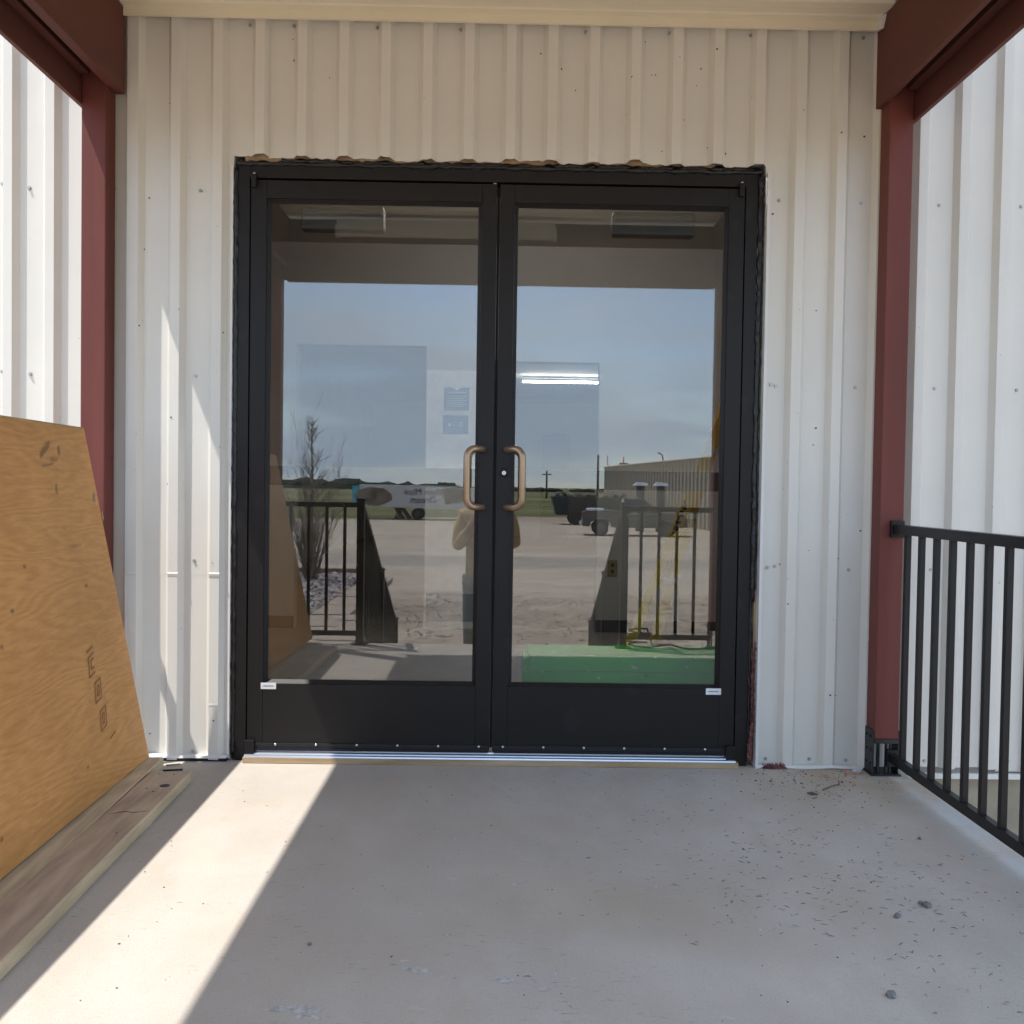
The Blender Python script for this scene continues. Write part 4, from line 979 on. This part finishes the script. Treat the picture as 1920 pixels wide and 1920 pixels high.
# open dark trailer with junk
t = thing('dump_trailer', 'dark open trailer heaped with scrap behind the pickup truck', 'trailer', (5.3,-53,GZ))
dkm = M('dark_trailer_paint', (.045,.05,.045), .6, scale=1, amt=.2)
bm = bmesh.new(); prism(bm, [(-2.1,.55),(2.2,.55),(2.3,1.55),(-2.35,1.6)], 'y', -.95, .95); obj('bin', bm, dkm, t, bevel=.03)
for k in range(9):
    bx('rib', dkm, t, -2.0+.5*k, -1.92+.5*k, .955, 1.02, .6, 1.5)
bm = bmesh.new(); q = random.Random(4)
for k in range(40): stone(bm, (q.uniform(-2,2.1), q.uniform(-.8,.8), 1.58+q.uniform(0,.12)), q.uniform(.08,.26), .8, k)
tag(obj('scrap_heap', bm, M('scrap', (.25,.22,.17), .8, scale=3, amt=.5), t), kind='stuff')
for xx in (-1.0, .9):
    for yy in (-.95,.7):
        bm = bmesh.new(); tube(bm, [(xx,yy,.36),(xx,yy+.25,.36)], .36, 16); obj('wheel', bm, rubber, t)
# pickup truck
def pickup():
    t = thing('pickup_truck', 'dark grey pickup truck parked on the lot, seen mirrored in the right door', 'pickup truck', (6.0,-40.4,GZ), rotz=R(3))
    pm_ = M('truck_paint', (.06,.065,.07), .3, spec=.6, coat=.5, amt=.03); gl = M('truck_glass', (.03,.04,.05), .08, spec=.8); chrome = M('truck_chrome', (.6,.6,.62), .2, metal=.9)
    L2 = 2.3
    bm = bmesh.new()
    prof = [(-L2,.42),(-L2,1.05),(-.55,1.08),(-.55,1.10),(.95,1.10),(1.15,1.06),(2.15,.98),(2.3,.80),(2.3,.42),(1.95,.40),(1.9,.62),(1.62,.76),(1.3,.76),(1.02,.62),(.97,.38),(-1.02,.38),(-1.07,.62),(-1.35,.76),(-1.65,.76),(-1.95,.62),(-2.0,.40)]
    prism(bm, prof, 'y', -.87, .87); obj('body', bm, pm_, t, bevel=.02)
    bm = bmesh.new(); hexa(bm, [(-.62,-.84,1.11),(1.1,-.84,1.11),(1.1,.84,1.11),(-.62,.84,1.11),(-.48,-.68,1.62),(.42,-.68,1.62),(.42,.68,1.62),(-.48,.68,1.62)]); obj('cab', bm, gl, t, bevel=.02)
    bx('roof', pm_, t, -.50,.44,-.70,.70,1.605,1.66, bevel=.015)
    for yy in (-.80,.76):
        for (x0, x1, s) in ((-.60,-.48,.0),(.10,.16,0)):
            bm = bmesh.new(); hexa(bm, [(x0,yy,1.1),(x0+.06,yy,1.1),(x0+.06,yy+.04,1.1),(x0,yy+.04,1.1),(x0+.1,yy*.84,1.61),(x0+.16,yy*.84,1.61),(x0+.16,yy*.84+.04,1.61),(x0+.1,yy*.84+.04,1.61)]); obj('pillar', bm, pm_, t)
    bx('bed_floor', rubber, t, -2.2,-.65,-.8,.8,1.081,1.09)
    bx('tonneau_box', white, t, -2.1,-1.35,-.75,.75,1.092,1.20, bevel=.02)
    bx('bumper', chrome, t, 2.301,2.38,-.86,.86,.45,.62, bevel=.02); bx('bumper', chrome, t, -2.40,-2.301,-.86,.86,.45,.62, bevel=.02)
    bx('grille', chrome, t, 2.301,2.33,-.5,.5,.66,.86)
    for yy in (-.80,.56): bx('headlight', white, t, 2.28,2.325,yy,yy+.24,.70,.86, bevel=.01); bx('tail_light', M('tail_red', (.4,.02,.02), .3) if yy < 0 else bpy.data.materials['tail_red'], t, -2.325,-2.301,yy,yy+.2,.75,1.02)
    bx('number_plate', white, t, -2.412,-2.401,-.16,.16,.48,.60)
    bx('trim_strip', chrome, t, -.5,1.0,.871,.88,.98,1.0)
    for xx in (-1.5, 1.46):
        for yy in (-.90, .66):
            bm = bmesh.new(); tube(bm, [(xx,yy,.34),(xx,yy+.24,.34)], .345, 20); w_ = obj('wheel', bm, rubber, t)
            bm = bmesh.new(); tube(bm, [(xx,yy-.008,.34),(xx,yy+.248,.34)], .2, 14); obj('rim', bm, M('dull_rim', (.10,.10,.10), .5) if xx < 0 and yy < 0 else bpy.data.materials['dull_rim'], w_)
pickup()

# ================================================================== THE PHOTOGRAPHER
skin_m = M('skin', (.42,.24,.17), .55); jack = M('tan_jacket', (.62,.42,.19), .8, scale=6, amt=.12, bump=.004, bscale=12); trou = M('grey_trousers', (.16,.165,.17), .85); hairm = M('dark_hair', (.03,.022,.018), .7)
def skinned(name, V, E, rad, m, parent, sub=2):
    bm = bmesh.new(); ly = bm.verts.layers.skin.verify(); vs = []
    for i, v in enumerate(V):
        x = bm.verts.new(v); r = rad[i]; x[ly].radius = r if isinstance(r, tuple) else (r, r); x[ly].use_root = (i == 0); vs.append(x)
    for a, b in E: bm.edges.new((vs[a], vs[b]))
    d = bpy.data.meshes.new(name); bm.to_mesh(d); bm.free(); d.materials.append(m)
    o = link(name, d, parent); sk = o.modifiers.new('skin', 'SKIN'); sk.use_smooth_shade = True; ss = o.modifiers.new('sub', 'SUBSURF'); ss.levels = sub; ss.render_levels = sub
    return o
def person():
    # origin at the feet on the third step; faces +Y
    PX, PY, PZ = -.075, -3.80, -3*RISE
    t = thing('person', 'person in a tan jacket holding a phone up, seen mirrored between the doors', 'person', (PX,PY,PZ))
    # body
    V = [(0,0,.88),(0,.0,1.05),(0,-.01,1.22),(0,-.01,1.36),(0,.0,1.44),(0,.02,1.50),(0,.025,1.57),(0,.02,1.63),
         (-.17,-.01,1.34),(-.225,.03,1.10),(-.10,.16,1.30),(-.045,.15,1.45),
         (.17,-.01,1.34),(.21,.03,1.11),(.17,.16,1.30),(.125,.15,1.46),
         (-.09,0,.84),(-.10,.02,.47),(-.10,0,.09),(-.10,.10,.04),
         (.09,0,.84),(.10,.02,.47),(.10,0,.09),(.10,.10,.04)]
    E = [(0,1),(1,2),(2,3),(3,4),(4,5),(5,6),(6,7),(3,8),(8,9),(9,10),(10,11),(3,12),(12,13),(13,14),(14,15),(0,16),(16,17),(17,18),(18,19),(0,20),(20,21),(21,22),(22,23)]
    rad = [(.15,.11),(.14,.10),(.15,.11),(.13,.10),(.055,.055),(.058,.065),(.078,.095),(.07,.085),.055,.043,.032,.026,.055,.043,.032,.026,(.085,.09),.06,.042,.035,(.085,.09),.06,.042,.035]
    body = skinned('body', V, E, rad, skin_m, t)
    # jacket, sleeves pushed up to the elbow
    V = [(0,0,.70),(0,0,.92),(0,0,1.10),(0,-.01,1.24),(0,-.01,1.37),(0,0,1.43),(-.17,-.01,1.35),(-.205,.0,1.22),(-.225,.03,1.10),(-.14,.12,1.24),(.17,-.01,1.35),(.195,0,1.22),(.21,.03,1.11),(.18,.12,1.25)]
    E = [(0,1),(1,2),(2,3),(3,4),(4,5),(4,6),(6,7),(7,8),(8,9),(4,10),(10,11),(11,12),(12,13)]
    rad = [(.18,.15),(.18,.145),(.17,.13),(.175,.13),(.15,.12),(.07,.07),.068,.062,.055,.042,.068,.062,.055,.042]
    jk = skinned('jacket', V, E, rad, jack, t)
    tx = bpy.data.textures.new('folds', 'CLOUDS'); tx.noise_scale = .07; dm = jk.modifiers.new('folds', 'DISPLACE'); dm.texture = tx; dm.strength = .018
    V = [(0,0,.86),(-.09,0,.80),(-.10,.02,.47),(-.10,-.005,.12),(.09,0,.80),(.10,.02,.47),(.10,-.005,.12)]
    skinned('trousers', V, [(0,1),(1,2),(2,3),(0,4),(4,5),(5,6)], [(.15,.125),(.105,.11),.08,.066,(.105,.11),.08,.066], trou, t)
    for s in (-.10,.10):
        bm = bmesh.new(); hexa(bm, [(s-.045,-.06,.0),(s+.045,-.06,.0),(s+.05,.20,0),(s-.05,.20,0),(s-.035,-.05,.10),(s+.035,-.05,.10),(s+.035,.16,.055),(s-.035,.16,.055)]); obj('shoe', bm, M('brown_shoe', (.10,.06,.035), .6) if s < 0 else bpy.data.materials['brown_shoe'], t, bevel=.012)
    # hair as a cap of short hair, ears, nose, eyes, mouth
    bm = bmesh.new(); g = bmesh.ops.create_uvsphere(bm, u_segments=20, v_segments=12, radius=1)
    for v in list(bm.verts):
        if v.co.z < -.15 or (v.co.y > .45 and v.co.z < .45): bm.verts.remove(v)
        else: v.co = Vector((v.co.x*.083, v.co.y*.105+.012, 1.60+v.co.z*.095))
    obj('hair', bm, hairm, t, smooth=True)
    bm = bmesh.new(); hexa(bm, [(-.014,.095,1.54),(.014,.095,1.54),(.010,.09,1.54),(-.010,.09,1.54),(-.006,.105,1.59),(.006,.105,1.59),(.004,.095,1.59),(-.004,.095,1.59)])
    for v in bm.verts: v.co.y += .012
    obj('nose', bm, skin_m, t)
    eye = M('eye', (.05,.035,.03), .3)
    for s in (-.03,.03): tb('eye', eye, t, [(s-.010,.113,1.585),(s,.117,1.588),(s+.010,.113,1.585)], [.002,.005,.002], 6)
    tb('mouth', M('lips', (.30,.12,.10), .6), t, [(-.022,.104,1.515),(0,.110,1.513),(.022,.104,1.515)], [.002,.005,.002], 6)
    for s in (-.082,.082): tb('ear', skin_m, t, [(s,.02,1.60),(s*1.06,.012,1.58),(s,.02,1.55)], [.008,.013,.008], 6)
    # hands: palm and five fingers each, closed on the phone
    for s, (hx, hy, hz) in ((-1,(-.045,.15,1.45)), (1,(.125,.15,1.46))):
        phx = .04+s*.078
        V = [(hx,hy,hz),(phx+s*.012,hy-.004,hz+.055)]; E = [(0,1)]; rad = [(.026,.022),(.030,.016)]
        for k in range(4):
            b0 = len(V); z = hz+.035+.021*k
            V += [(phx+s*.010,hy-.012,z+.01),(phx+s*.006,hy-.030,z+.012),(phx-s*.022,hy-.034,z+.010-.002*k),(phx-s*.040+s*.006*(k==3),hy-.030,z+.008)]
            E += [(1,b0),(b0,b0+1),(b0+1,b0+2),(b0+2,b0+3)]; rad += [.010,.0088,.0082,.007]
        b0 = len(V); V += [(phx+s*.004,hy-.004,hz+.03),(phx-s*.012,hy+.004,hz+.055),(phx-s*.018,hy+.004,hz+.078)]; E += [(1,b0),(b0,b0+1),(b0+1,b0+2)]; rad += [.011,.010,.008]
        skinned('hand', V, E, rad, skin_m, t, 1)
    return t
person()
ph = tag(bx('phone', rubber, None, -.072, .078, -3.688, -3.680, .985, 1.06, bevel=.002), 'black phone held sideways in front of the person\'s face', 'phone')
